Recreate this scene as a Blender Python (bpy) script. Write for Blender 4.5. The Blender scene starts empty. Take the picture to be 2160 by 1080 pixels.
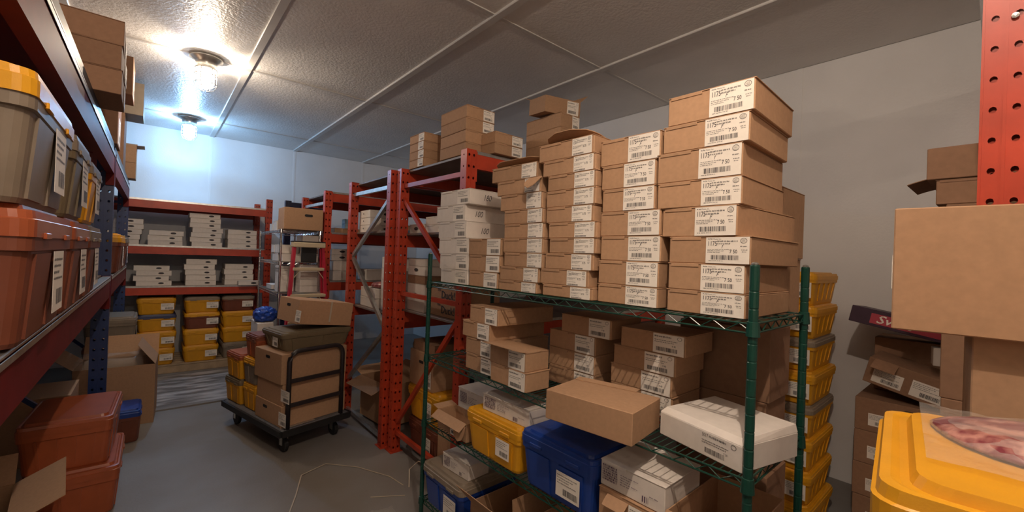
import bpy, bmesh, math, random
from mathutils import Vector, Matrix
random.seed(7)
R = math.radians
SC = bpy.context.scene
COL = SC.collection

# ------------------------------------------------------------------ camera
F_PX, YAW, PITCH, ROLL, CAM_H = 892.3, R(40.268), R(0.222), R(2.103), 1.70
fwd = Vector((math.sin(YAW) * math.cos(PITCH), math.cos(YAW) * math.cos(PITCH), math.sin(PITCH)))
rgt = Vector((math.cos(YAW), -math.sin(YAW), 0))
up = rgt.cross(fwd)
r2 = rgt * math.cos(ROLL) + up * math.sin(ROLL)
u2 = -rgt * math.sin(ROLL) + up * math.cos(ROLL)
camd = bpy.data.cameras.new('camera')
camd.sensor_width = 36.0
camd.lens = F_PX / 2160.0 * 36.0
camd.clip_start = 0.02
cam = bpy.data.objects.new('camera', camd)
COL.objects.link(cam)
cam.matrix_world = Matrix(((r2.x, u2.x, -fwd.x, 0), (r2.y, u2.y, -fwd.y, 0), (r2.z, u2.z, -fwd.z, CAM_H), (0, 0, 0, 1)))
SC.camera = cam

# ------------------------------------------------------------------ world, exposure
w = bpy.data.worlds.new('world'); SC.world = w; w.use_nodes = True
w.node_tree.nodes['Background'].inputs[0].default_value = (0.02, 0.02, 0.022, 1)
w.node_tree.nodes['Background'].inputs[1].default_value = 1.0
SC.view_settings.view_transform = 'Standard'
SC.view_settings.look = 'None'
SC.view_settings.gamma = 1.0
SC.view_settings.use_curve_mapping = False
SC.view_settings.exposure = 0.08
WARM, COOL = (1.0, 0.80, 0.63), (0.27, 0.58, 1.0)
# lamps along the aisle ceiling: y position, watts, colour
LAMPS = [(7.27, 78, COOL), (4.85, 58, (1.0, 0.80, 0.60)), (0.03, 150, WARM), (-2.4, 38, WARM)]
LAMP_X, CEIL = 0.32, 3.45

# ------------------------------------------------------------------ materials
MATS = {}
def mat(name, col, rough=0.6, metal=0.0, vary=0.0, noise=0.0, nscale=30.0, bump=0.0, bscale=80.0, spec=0.5, coat=0.0, stretch=None, col2=None):
    m = bpy.data.materials.new(name); m.use_nodes = True
    nt = m.node_tree; N = nt.nodes; L = nt.links
    b = N['Principled BSDF']
    b.inputs['Roughness'].default_value = rough
    b.inputs['Metallic'].default_value = metal
    b.inputs['Specular IOR Level'].default_value = spec
    b.inputs['Coat Weight'].default_value = coat
    rgb = N.new('ShaderNodeRGB'); rgb.outputs[0].default_value = (*col, 1)
    src = rgb.outputs[0]
    tc = N.new('ShaderNodeTexCoord'); vec = tc.outputs['Object']
    if stretch:
        mp = N.new('ShaderNodeMapping'); mp.inputs['Scale'].default_value = stretch
        L.new(vec, mp.inputs[0]); vec = mp.outputs[0]
    if noise > 0 or col2:
        nz = N.new('ShaderNodeTexNoise'); nz.inputs['Scale'].default_value = nscale; nz.inputs['Detail'].default_value = 4
        L.new(vec, nz.inputs['Vector'])
        if col2:
            rp = N.new('ShaderNodeValToRGB'); rp.color_ramp.elements[0].position = 0.42; rp.color_ramp.elements[1].position = 0.62
            rp.color_ramp.elements[0].color = (*col, 1); rp.color_ramp.elements[1].color = (*col2, 1)
            L.new(nz.outputs[0], rp.inputs[0]); src = rp.outputs[0]
        if noise > 0:
            mr = N.new('ShaderNodeMapRange'); mr.inputs[1].default_value = 0.3; mr.inputs[2].default_value = 0.7
            mr.inputs[3].default_value = 1 - noise; mr.inputs[4].default_value = 1 + noise
            L.new(nz.outputs[0], mr.inputs[0])
            mx = N.new('ShaderNodeVectorMath'); mx.operation = 'SCALE'
            L.new(src, mx.inputs[0]); L.new(mr.outputs[0], mx.inputs['Scale']); src = mx.outputs[0]
    if vary > 0:
        oi = N.new('ShaderNodeObjectInfo'); mr = N.new('ShaderNodeMapRange')
        mr.inputs[3].default_value = 1 - vary; mr.inputs[4].default_value = 1 + vary
        L.new(oi.outputs['Random'], mr.inputs[0])
        mx = N.new('ShaderNodeVectorMath'); mx.operation = 'SCALE'
        L.new(src, mx.inputs[0]); L.new(mr.outputs[0], mx.inputs['Scale']); src = mx.outputs[0]
    L.new(src, b.inputs['Base Color'])
    if bump > 0:
        nb = N.new('ShaderNodeTexNoise'); nb.inputs['Scale'].default_value = bscale; nb.inputs['Detail'].default_value = 2
        L.new(vec, nb.inputs['Vector'])
        bp = N.new('ShaderNodeBump'); bp.inputs['Strength'].default_value = bump; bp.inputs['Distance'].default_value = 0.01
        L.new(nb.outputs[0], bp.inputs['Height']); L.new(bp.outputs[0], b.inputs['Normal'])
    MATS[name] = m
    return m

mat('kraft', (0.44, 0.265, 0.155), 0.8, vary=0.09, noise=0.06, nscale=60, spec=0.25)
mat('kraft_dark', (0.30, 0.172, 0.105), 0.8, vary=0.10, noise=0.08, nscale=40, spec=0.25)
mat('white_card', (0.74, 0.68, 0.62), 0.7, vary=0.06, noise=0.04, nscale=30, spec=0.3)
mat('paper', (0.86, 0.80, 0.72), 0.65, vary=0.04, noise=0.03, nscale=50)
mat('ink', (0.045, 0.04, 0.045), 0.7)
mat('ink_purple', (0.12, 0.075, 0.12), 0.7)
mat('ink_red', (0.45, 0.05, 0.08), 0.6)
mat('red_paint', (0.46, 0.048, 0.018), 0.38, noise=0.14, nscale=9, vary=0.04)
mat('maroon_paint', (0.15, 0.012, 0.012), 0.55, spec=0.15, noise=0.15, nscale=6)
mat('blue_paint', (0.009, 0.03, 0.125), 0.4, noise=0.15, nscale=8)
mat('navy_paint', (0.01, 0.015, 0.045), 0.4)
mat('galvanised', (0.55, 0.55, 0.53), 0.32, metal=0.85, noise=0.15, nscale=25)
mat('deck_board', (0.16, 0.12, 0.10), 0.5, noise=0.2, nscale=10)
mat('green_epoxy', (0.006, 0.048, 0.034), 0.28, noise=0.1, nscale=40)
mat('chrome', (0.6, 0.6, 0.6), 0.2, metal=1.0)
mat('yellow_plastic', (0.72, 0.34, 0.012), 0.42, vary=0.05, noise=0.06, nscale=14, bump=0.05, bscale=300)
mat('blue_plastic', (0.012, 0.05, 0.28), 0.38, noise=0.1, nscale=12, bump=0.05, bscale=300)
mat('orange_plastic', (0.36, 0.085, 0.03), 0.33, vary=0.06, noise=0.1, nscale=10, coat=0.2)
mat('brown_plastic', (0.19, 0.055, 0.028), 0.45, vary=0.08, noise=0.1, nscale=10)
mat('grey_plastic', (0.24, 0.19, 0.14), 0.5, vary=0.06, noise=0.1, nscale=12)
mat('olive_plastic', (0.17, 0.13, 0.075), 0.5, noise=0.1, nscale=12)
mat('steel_blue_lid', (0.05, 0.06, 0.13), 0.45)
mat('black_rubber', (0.012, 0.012, 0.013), 0.6)
mat('black_steel', (0.025, 0.02, 0.022), 0.45, noise=0.2, nscale=20)
mat('deck_grey', (0.12, 0.12, 0.13), 0.55, noise=0.2, nscale=18)
mat('ladder_red', (0.52, 0.012, 0.045), 0.4)
mat('ladder_cream', (0.62, 0.52, 0.36), 0.5)
mat('bag_blue', (0.02, 0.07, 0.40), 0.25, bump=0.6, bscale=25)
mat('tape', (0.70, 0.62, 0.50), 0.35)
mat('strap', (0.50, 0.42, 0.32), 0.5)
mat('purple_card', (0.045, 0.018, 0.04), 0.5, noise=0.1)
mat('meat', (0.20, 0.03, 0.045), 0.3, nscale=34, col2=(0.60, 0.30, 0.25), bump=0.3, bscale=40, coat=0.6)
mat('blue_glove_box', (0.30, 0.45, 0.55), 0.6)
mat('wall_panel', (0.80, 0.785, 0.765), 0.42, noise=0.03, nscale=3, bump=0.10, bscale=55)
mat('ceiling_panel', (0.82, 0.80, 0.77), 0.36, noise=0.05, nscale=2.5, bump=0.45, bscale=48, spec=0.38)
mat('ceiling_batten', (0.66, 0.64, 0.61), 0.4, noise=0.05, nscale=8)
mat('concrete', (0.20, 0.175, 0.15), 0.5, nscale=0.9, col2=(0.235, 0.23, 0.225), noise=0.08, bump=0.08, bscale=60)
mat('plate', (0.16, 0.15, 0.14), 0.42, nscale=5, col2=(0.42, 0.40, 0.38), noise=0.12, stretch=(0.5, 2.2, 1), bump=0.15, bscale=30)
mat('pallet_wood', (0.42, 0.31, 0.20), 0.7, noise=0.15, nscale=12)
mat('film_dark', (0.19, 0.14, 0.10), 0.3, noise=0.2, nscale=5)

def film_material():
    m = bpy.data.materials.new('clear_film'); m.use_nodes = True
    N = m.node_tree.nodes; L = m.node_tree.links
    b = N['Principled BSDF']; b.inputs['Base Color'].default_value = (0.9, 0.86, 0.8, 1); b.inputs['Roughness'].default_value = 0.12
    tr = N.new('ShaderNodeBsdfTransparent'); mx = N.new('ShaderNodeMixShader'); mx.inputs[0].default_value = 0.17
    tc = N.new('ShaderNodeTexCoord'); nz = N.new('ShaderNodeTexNoise'); nz.inputs['Scale'].default_value = 14; nz.inputs['Detail'].default_value = 3
    bp = N.new('ShaderNodeBump'); bp.inputs['Strength'].default_value = 0.7; bp.inputs['Distance'].default_value = 0.02
    L.new(tc.outputs['Object'], nz.inputs['Vector']); L.new(nz.outputs[0], bp.inputs['Height']); L.new(bp.outputs[0], b.inputs['Normal'])
    L.new(tr.outputs[0], mx.inputs[1]); L.new(b.outputs[0], mx.inputs[2])
    L.new(mx.outputs[0], N['Material Output'].inputs[0]); MATS['clear_film'] = m
film_material()

def globe_material(name, col, strength):
    m = bpy.data.materials.new(name); m.use_nodes = True
    N = m.node_tree.nodes; L = m.node_tree.links
    N.remove(N['Principled BSDF'])
    e = N.new('ShaderNodeEmission'); e.inputs[0].default_value = (*col, 1); e.inputs[1].default_value = strength
    t = N.new('ShaderNodeBsdfTransparent'); mx = N.new('ShaderNodeMixShader'); mx.inputs[0].default_value = 0.35
    L.new(t.outputs[0], mx.inputs[1]); L.new(e.outputs[0], mx.inputs[2]); L.new(mx.outputs[0], N['Material Output'].inputs[0])
    MATS[name] = m

# ------------------------------------------------------------------ mesh helpers
class MB:
    def __init__(s): s.v = []; s.f = []
    def add(s, vs, fs):
        o = len(s.v); s.v += [tuple(p) for p in vs]; s.f += [tuple(i + o for i in f) for f in fs]; return s
    def box(s, x0, x1, y0, y1, z0, z1, M=None):
        vs = [Vector(p) for p in ((x0, y0, z0), (x1, y0, z0), (x1, y1, z0), (x0, y1, z0), (x0, y0, z1), (x1, y0, z1), (x1, y1, z1), (x0, y1, z1))]
        if M: vs = [M @ p for p in vs]
        return s.add(vs, [(0, 3, 2, 1), (4, 5, 6, 7), (0, 1, 5, 4), (1, 2, 6, 5), (2, 3, 7, 6), (3, 0, 4, 7)])
    def loft(s, rings, cap=True):
        n = len(rings[0]); vs = [p for r in rings for p in r]; fs = []
        for k in range(len(rings) - 1):
            for i in range(n):
                j = (i + 1) % n
                fs.append((k * n + i, k * n + j, (k + 1) * n + j, (k + 1) * n + i))
        if cap:
            fs.append(tuple(range(n - 1, -1, -1))); fs.append(tuple((len(rings) - 1) * n + i for i in range(n)))
        return s.add(vs, fs)
    def cbox(s, x0, x1, y0, y1, z0, z1, c=0.004, M=None):      # box with chamfered edges
        def ring(z, e):
            return [(x0 + e + c, y0 + e, z), (x1 - e - c, y0 + e, z), (x1 - e, y0 + e + c, z), (x1 - e, y1 - e - c, z), (x1 - e - c, y1 - e, z), (x0 + e + c, y1 - e, z), (x0 + e, y1 - e - c, z), (x0 + e, y0 + e + c, z)]
        rs = [ring(z0, c), ring(z0 + c, 0), ring(z1 - c, 0), ring(z1, c)]
        if M: rs = [[M @ Vector(p) for p in r] for r in rs]
        return s.loft(rs)
    def tube(s, pts, r, n=8, closed=False):
        pts = [Vector(p) for p in pts]; rings = []
        m = len(pts)
        for i, p in enumerate(pts):
            if closed: d = pts[(i + 1) % m] - pts[i - 1]
            else: d = pts[min(i + 1, m - 1)] - pts[max(i - 1, 0)]
            d.normalize()
            a = Vector((0, 0, 1)) if abs(d.z) < 0.9 else Vector((1, 0, 0))
            e1 = d.cross(a).normalized(); e2 = d.cross(e1).normalized()
            rings.append([p + e1 * (r * math.cos(2 * math.pi * k / n)) + e2 * (r * math.sin(2 * math.pi * k / n)) for k in range(n)])
        if closed: rings.append(rings[0]); return s.loft(rings, cap=False)
        return s.loft(rings)
    def lathe(s, prof, n=24, axis=(0, 0)):
        rings = [[(axis[0] + r * math.cos(2 * math.pi * k / n), axis[1] + r * math.sin(2 * math.pi * k / n), z) for k in range(n)] for r, z in prof]
        return s.loft(rings)
    def prism(s, outline, z0, z1, M=None):
        n = len(outline)
        a = [Vector((x, y, z0)) for x, y in outline]; b = [Vector((x, y, z1)) for x, y in outline]
        if M: a = [M @ p for p in a]; b = [M @ p for p in b]
        return s.loft([a, b])
    def bar(s, p0, p1, w, h, upv=(0, 0, 1)):                       # rectangular bar from p0 to p1
        p0, p1 = Vector(p0), Vector(p1); d = (p1 - p0).normalized(); a = Vector(upv)
        e1 = d.cross(a).normalized(); e2 = e1.cross(d).normalized()
        rs = [[p + e1 * sx * w / 2 + e2 * sz * h / 2 for sx, sz in ((-1, -1), (1, -1), (1, 1), (-1, 1))] for p in (p0, p1)]
        return s.loft(rs)
    def mesh(s, name, m, smooth=False):
        me = bpy.data.meshes.new(name); me.from_pydata(s.v, [], s.f)
        bm = bmesh.new(); bm.from_mesh(me); bmesh.ops.recalc_face_normals(bm, faces=bm.faces); bm.to_mesh(me); bm.free()
        me.materials.append(MATS[m])
        if smooth:
            for p in me.polygons: p.use_smooth = True
        return me
    def build(s, name, m, parent=None, smooth=False):
        return obj(name, s.mesh(name, m, smooth), parent)
def obj(name, me, parent=None):
    o = bpy.data.objects.new(name, me); COL.objects.link(o)
    if parent: o.parent = parent
    return o
def tag(o, label, cat, group=None):
    o['label'] = label; o['category'] = cat
    if group: o['group'] = group
    return o
def struct(o): o['kind'] = 'structure'; return o
def empty(name, label, cat, loc=(0, 0, 0), rz=0.0, group=None):
    o = bpy.data.objects.new(name, None); COL.objects.link(o); o.empty_display_size = 0.05
    o.location = loc; o.rotation_euler = (0, 0, rz)
    return tag(o, label, cat, group)
ORD = ['bottom', 'second', 'third', 'fourth', 'fifth', 'sixth', 'seventh', 'eighth', 'ninth', 'tenth', 'eleventh']
def nth(i, n):
    return 'top one' if i == n - 1 and n > 1 else ('bottom one' if i == 0 else ORD[i] + ' from bottom')

# ------------------------------------------------------------------ lettering
_txt = {}
def text_geo(s, size, shear=0.0, bold=0.0):
    k = (s, shear, bold)
    if k not in _txt:
        cu = bpy.data.curves.new('t', 'FONT'); cu.body = s; cu.size = 1.0; cu.shear = shear; cu.resolution_u = 2; cu.offset = bold
        o = bpy.data.objects.new('t', cu); COL.objects.link(o)
        dg = bpy.context.evaluated_depsgraph_get(); dg.update()
        me = bpy.data.meshes.new_from_object(o.evaluated_get(dg))
        _txt[k] = ([tuple(v.co) for v in me.vertices], [tuple(p.vertices) for p in me.polygons])
        bpy.data.objects.remove(o); bpy.data.curves.remove(cu); bpy.data.meshes.remove(me)
    vs, fs = _txt[k]
    return [(x * size, y * size) for x, y, z in vs], fs
class Print:                                                       # flat ink in the plane x (right), z (up), lies at y = 0
    def __init__(s): s.v = []; s.f = []
    def add(s, vs, fs, x, z, sx=1.0):
        o = len(s.v); s.v += [(x + a * sx, 0.0, z + b) for a, b in vs]; s.f += [tuple(i + o for i in f) for f in fs]
    def text(s, t, x, z, size, sx=1.0, shear=0.0, bold=0.0): vs, fs = text_geo(t, size, shear, bold); s.add(vs, fs, x, z, sx)
    def rect(s, x0, x1, z0, z1): s.add([(x0, z0), (x1, z0), (x1, z1), (x0, z1)], [(0, 1, 2, 3)], 0, 0)
    def bars(s, x0, x1, z0, z1, seed):
        rr = random.Random(seed); x = x0
        while x < x1:
            w_ = rr.choice((0.0009, 0.0009, 0.0016, 0.0024)); s.rect(x, min(x + w_, x1), z0, z1); x += w_ + rr.choice((0.0008, 0.0013, 0.0019))
    def greek(s, x0, x1, z, h, seed):                               # a line of small print too fine to read
        rr = random.Random(seed); x = x0
        while x < x1 - 0.002:
            w_ = rr.uniform(0.003, 0.010); e = min(x + w_, x1)
            k = x
            while k < e: s.rect(k, min(k + 0.0012, e), z + rr.uniform(0, h * 0.25), z + h * rr.uniform(0.7, 1)); k += 0.0018
            x = e + 0.002
    def ring(s, cx, cz, rx, rz, t, n=20):
        a = [(cx + rx * math.cos(2 * math.pi * i / n), cz + rz * math.sin(2 * math.pi * i / n)) for i in range(n)]
        b = [(cx + (rx - t) * math.cos(2 * math.pi * i / n), cz + (rz - t) * math.sin(2 * math.pi * i / n)) for i in range(n)]
        s.add(a + b, [(i, (i + 1) % n, n + (i + 1) % n, n + i) for i in range(n)], 0, 0)
    def ellipse(s, cx, cz, rx, rz, n=16):
        s.add([(cx + rx * math.cos(2 * math.pi * i / n), cz + rz * math.sin(2 * math.pi * i / n)) for i in range(n)], [tuple(range(n))], 0, 0)
    def mesh(s, name, m='ink'):
        me = bpy.data.meshes.new(name); me.from_pydata(s.v, [], s.f); me.materials.append(MATS[m]); return me

LW, LH = 0.125, 0.086                                               # nominal sticker size
def make_sticker(num, weight, barcode=True, letter=None, seed=1):
    p = Print()
    p.text('Meats, Inc.', 0.022, 0.0785, 0.0055); p.greek(0.006, 0.020, 0.0785, 0.004, seed)
    p.text(num, 0.005, 0.058, 0.022, 0.66, 0, 0.008)
    p.greek(0.034, 0.092, 0.070, 0.0055, seed + 1); p.greek(0.034, 0.075, 0.062, 0.0055, seed + 2)
    if letter: p.text(letter, 0.046, 0.050, 0.018, 0.8, 0.35)
    for i in range(3): p.greek(0.005, 0.070 - i * 0.014, 0.045 - i * 0.005, 0.0026, seed + 3 + i)
    p.text(weight, 0.070, 0.034, 0.0165, 0.76, 0, 0.008)
    p.greek(0.100, 0.119, 0.054, 0.004, seed + 8); p.greek(0.103, 0.120, 0.043, 0.003, seed + 9); p.greek(0.105, 0.117, 0.037, 0.003, seed + 10)
    p.ring(0.109, 0.074, 0.0095, 0.0085, 0.0012); p.text('USDA', 0.1025, 0.0722, 0.0048, 0.9)
    p.rect(0.103, 0.115, 0.0695, 0.0703); p.rect(0.104, 0.114, 0.0775, 0.0782)
    if barcode:
        p.bars(0.016, 0.096, 0.012, 0.027, seed + 20); p.greek(0.010, 0.055, 0.0065, 0.003, seed + 30)
    else:
        p.bars(0.008, 0.075, 0.003, 0.011, seed + 20); p.greek(0.005, 0.06, 0.020, 0.003, seed + 30)
    return p.mesh('print')
def make_small_sticker(seed):
    p = Print()
    p.greek(0.006, 0.075, 0.070, 0.008, seed); p.greek(0.006, 0.100, 0.056, 0.004, seed + 1); p.greek(0.006, 0.085, 0.048, 0.004, seed + 2)
    p.text('4 40', 0.078, 0.034, 0.012, 0.75)
    p.bars(0.014, 0.100, 0.010, 0.028, seed + 4); p.ring(0.108, 0.074, 0.009, 0.008, 0.0013)
    return p.mesh('print')
PR = {}
PR['1175'] = [make_sticker('1175', '7 50', True, l, s) for l, s in (('F', 1), ('F', 40), ('f', 80))]
PR['1301'] = [make_sticker('1301', '3.75', False, None, s) for s in (100, 140)]
PR['1302'] = [make_sticker('1302', '1.5', False, None, s) for s in (160, 190)]
PR['4.40'] = [make_small_sticker(s) for s in (200, 230)]
def make_plain(seed, blocks=True):
    p = Print()
    for i in range(4): p.greek(0.006, 0.11 - 0.02 * (i % 3), 0.072 - i * 0.009, 0.0045, seed + i)
    p.bars(0.04, 0.115, 0.010, 0.032, seed + 9)
    return p.mesh('print')
PR['tote'] = [make_plain(s) for s in (300, 320, 340)]
def make_printed_face(seed):                                        # red-brown block print on the white cartons
    p = Print()
    rr = random.Random(seed)
    for i in range(7): p.bars(0.004, 0.036, 0.022 + i * 0.008, 0.028 + i * 0.008, seed + i)
    for i in range(5): p.greek(0.042, 0.080 - rr.uniform(0, .02), 0.060 - i * 0.008, 0.0035, seed + 20 + i)
    p.bars(0.086, 0.098, 0.010, 0.030, seed + 40); p.greek(0.100, 0.116, 0.034, 0.004, seed + 41)
    return p.mesh('print', 'ink_purple')
PR['white'] = [make_printed_face(s) for s in (400, 450)]
def make_logo():
    p = Print(); p.ellipse(0.0, 0.0, 0.035, 0.014); return p.mesh('logo_print', 'ink')
PR['logo'] = [make_logo()]
STICK = MB().box(0, LW, 0, 0.0008, 0, LH).mesh('sticker', 'paper')

def sticker(parent, kind, x0, z0, w_, h_, y, i=0, side='front', tilt=0.0, bare=False):
    """a sticker on the front (local -Y) or on the right end (local +X) of a thing; x0, z0 its lower left corner"""
    prs = PR[kind]
    if bare: s = obj('print', prs[i % len(prs)], parent); s['kind'] = 'stuff'
    else:
        s = obj('sticker', STICK, parent); pr = obj('print', prs[i % len(prs)], s); pr.location = (0, -0.0005, 0); pr['kind'] = 'stuff'
    s.scale = (w_ / LW, 1, h_ / LH)
    if side == 'front': s.location = (x0, y - 0.0009, z0); s.rotation_euler = (0, tilt, 0)
    elif side == 'right': s.location = (y + 0.0009, x0, z0); s.rotation_euler = (0, 0, R(90))
    elif side == 'left': s.location = (-y - 0.0009, x0, z0); s.rotation_euler = (0, 0, R(-90))
    return s

# ------------------------------------------------------------------ cartons
def carton(label, loc, size, rz=0.0, m='kraft', group=None, name='carton', lid=True, tilt=None, hand=None, sag=0.0):
    """closed carton, base centre at loc, size (width along local x, depth along y, height); lid = tuck-in top with front lip"""
    wx, dy, h = size
    rr = random.Random(hash((round(loc[0], 3), round(loc[1], 3), round(loc[2], 3))) & 0xffff)
    jx = rr.uniform(-0.002, 0.002)
    b = MB().cbox(-wx / 2, wx / 2, -dy / 2, dy / 2, 0.0, h - (0.004 if lid else 0), 0.0025)
    o = b.build(name, m); o.location = loc; o.rotation_euler = tilt if tilt else (0, 0, rz)
    tag(o, label, 'carton' if name == 'carton' else 'box', group)
    if lid:
        l = MB().cbox(-wx / 2 - 0.0015 + jx, wx / 2 + 0.0015 + jx, -dy / 2 - 0.002, dy / 2 + 0.001, h - 0.0042, h - 0.0005, 0.001)
        l.box(-wx / 2 + 0.01, -wx / 2 + wx * 0.42, -dy / 2 - 0.0022, -dy / 2 + 0.002, h - 0.012, h - 0.003)
        l.build('lid', m, o)
    return o
def flap(parent, w_, l_, loc, rot, m='kraft', curl=0.0, rounded=0.0, name='flap'):
    """cardboard flap hinged at its local origin line (x from 0..w_), reaching along +y by l_, curling downwards"""
    n = 7; mb = MB(); t = 0.003; rings = []
    for i in range(n):
        s = i / (n - 1); y = l_ * s; z = -curl * s * s
        inset = rounded * w_ * (1 - math.sqrt(max(0.0, 1 - (max(0, s - 0.35) / 0.65) ** 2))) if rounded else 0
        rings.append([(inset, y, z), (w_ - inset, y, z), (w_ - inset, y, z + t), (inset, y, z + t)])
    mb.loft(rings); o = mb.build(name, m, parent); o.location = loc; o.rotation_euler = rot
    return o
def open_carton(label, loc, size, rz=0.0, m='kraft', name='open_carton', flaps=((0, 0.9), (1, 0.9), (2, 0.9), (3, 0.9)), group=None, t=0.004, fl=0.45):
    """carton without a lid: four walls and a bottom, flaps given as (side, opening angle); sides 0 front,1 right,2 back,3 left"""
    wx, dy, h = size; x0, x1, y0, y1 = -wx / 2, wx / 2, -dy / 2, dy / 2
    b = MB(); b.box(x0, x1, y0, y1, 0, t); b.box(x0, x1, y0, y0 + t, t, h); b.box(x0, x1, y1 - t, y1, t, h); b.box(x0, x0 + t, y0 + t, y1 - t, t, h); b.box(x1 - t, x1, y0 + t, y1 - t, t, h)
    o = b.build(name, m); o.location = loc; o.rotation_euler = (0, 0, rz); tag(o, label, 'carton', group)
    L_ = min(wx, dy) * fl
    for side, ang in flaps:
        a = R(ang)
        if side == 0: flap(o, wx, L_, (x1, y0, h), (a, 0, R(180)), m)
        if side == 2: flap(o, wx, L_, (x0, y1, h), (a, 0, 0), m)
        if side == 1: flap(o, dy, L_, (x1, y1, h), (a, 0, R(-90)), m)
        if side == 3: flap(o, dy, L_, (x0, y0, h), (a, 0, R(90)), m)
    return o
def hand_hole(parent, x, z, y, w_=0.075, h_=0.025, side='front'):
    p = MB(); n = 12
    pts = [((w_ / 2 - h_ / 2) * (1 if math.cos(t) > 0 else -1) + h_ / 2 * math.cos(t), h_ / 2 * math.sin(t)) for t in [2 * math.pi * (k + 0.5) / n for k in range(n)]]
    p.add([(a, 0, b) for a, b in pts] + [(a, -0.0008, b) for a, b in pts], [tuple(range(n)), tuple(range(2 * n - 1, n - 1, -1))] + [(i, (i + 1) % n, n + (i + 1) % n, n + i) for i in range(n)])
    o = p.build('hand_hole', 'black_rubber', parent)
    if side == 'front': o.location = (x, y - 0.0006, z)
    else: o.location = (-y - 0.0006, x, z); o.rotation_euler = (0, 0, R(-90))
    return o

# ------------------------------------------------------------------ totes
_tote = {}
def tote(label, loc, size, rz=0.0, body='yellow_plastic', lid='yellow_plastic', group=None, stick=None, tilt=None):
    """lidded storage tote: tapered ribbed tub, rim, lid with raised panel and latches; size = (length x, depth y, height)"""
    L_, W_, H_ = size; lh = 0.16 * H_
    root = empty('lidded_tote', label, 'storage tote', loc, rz, group)
    if tilt: root.rotation_euler = tilt
    key = (size, body, lid)
    if key not in _tote:
        hb = H_ - lh; tp = 0.88
        def ring(z, k, c=0.032):
            x, y = L_ / 2 * k, W_ / 2 * k; c = c * W_ / 0.4; out = []
            for cx, cy, a0 in ((x - c, -y + c, -90), (x - c, y - c, 0), (-x + c, y - c, 90), (-x + c, -y + c, 180)):
                out += [(cx + c * math.cos(R(a0 + 22.5 * q)), cy + c * math.sin(R(a0 + 22.5 * q)), z) for q in range(5)]
            return out
        b = MB(); b.loft([ring(0, tp - 0.02), ring(0.012, tp), ring(hb * 0.80, 0.955), ring(hb * 0.81, 0.985), ring(hb, 0.99)])
        for sx in (-1, 1):                                         # raised panels moulded into the long sides
            for sy in (-1, 1):
                zb, zt = 0.05 * hb, 0.78 * hb
                kb, kt = tp, 0.953
                xa, xb = (0.14, 0.78) if sx > 0 else (-0.78, -0.14)
                b.loft([[(L_ / 2 * kb * xa, sy * W_ / 2 * (kb - .03), zb), (L_ / 2 * kb * xb, sy * W_ / 2 * (kb - .03), zb), (L_ / 2 * kb * xb, sy * (W_ / 2 * kb + 0.006), zb), (L_ / 2 * kb * xa, sy * (W_ / 2 * kb + 0.006), zb)],
                        [(L_ / 2 * kt * xa, sy * W_ / 2 * (kt - .03), zt), (L_ / 2 * kt * xb, sy * W_ / 2 * (kt - .03), zt), (L_ / 2 * kt * xb, sy * (W_ / 2 * kt + 0.006), zt), (L_ / 2 * kt * xa, sy * (W_ / 2 * kt + 0.006), zt)]])
        for sx in (-1, 1):                                         # ribs on the short ends
            for yy in (-0.6, -0.2, 0.2, 0.6):
                b.bar((sx * (L_ / 2 * tp), yy * W_ / 2 * tp, 0.03), (sx * (L_ / 2 * 0.96), yy * W_ / 2, hb * 0.8), 0.012, 0.012, (0, 1, 0))
        bm_ = b.mesh('tub', body)
        l = MB(); l.loft([ring(hb - 0.4 * lh, 1.0), ring(hb + 0.35 * lh, 1.0), ring(hb + 0.40 * lh, 0.985), ring(hb + 0.75 * lh, 0.975), ring(hb + 0.78 * lh, 0.94), ring(hb + 0.70 * lh, 0.91), ring(hb + 0.70 * lh, 0.88), ring(hb + lh, 0.86)])
        lm = l.mesh('lid', lid)
        k = MB().cbox(-0.035, 0.035, -0.005, 0.004, -0.010, 0.006, 0.002).mesh('latch', lid)
        _tote[key] = (bm_, lm, k)
    bm_, lm, k = _tote[key]; hb = H_ - lh
    obj('tub', bm_, root); l = obj('lid', lm, root)
    for sx in (-0.5, 0.5):
        for sy, a in ((-1, 0), (1, R(180))):
            q = obj('latch', k, l); q.location = (sx * L_ * 0.5, sy * W_ / 2 * 1.0, hb - 0.3 * lh); q.rotation_euler = (0, 0, a)
    for st in (stick or []):
        side, x, z, w_, h_ = st[:5]; i = st[5] if len(st) > 5 else 0
        kk = 0.88 + 0.075 * ((z + h_ / 2) / (hb * .8))
        if side == 'front': s = sticker(root, 'tote', x, z, w_, h_, -W_ / 2 * (0.955) - 0.007, i)
        elif side == 'right': s = sticker(root, 'tote', x, z, w_, h_, L_ / 2 * 0.955 + 0.008, i, 'right')
        else: s = sticker(root, 'tote', x, z, w_, h_, L_ / 2 * 0.955 + 0.008, i, 'left')
    return root

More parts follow.
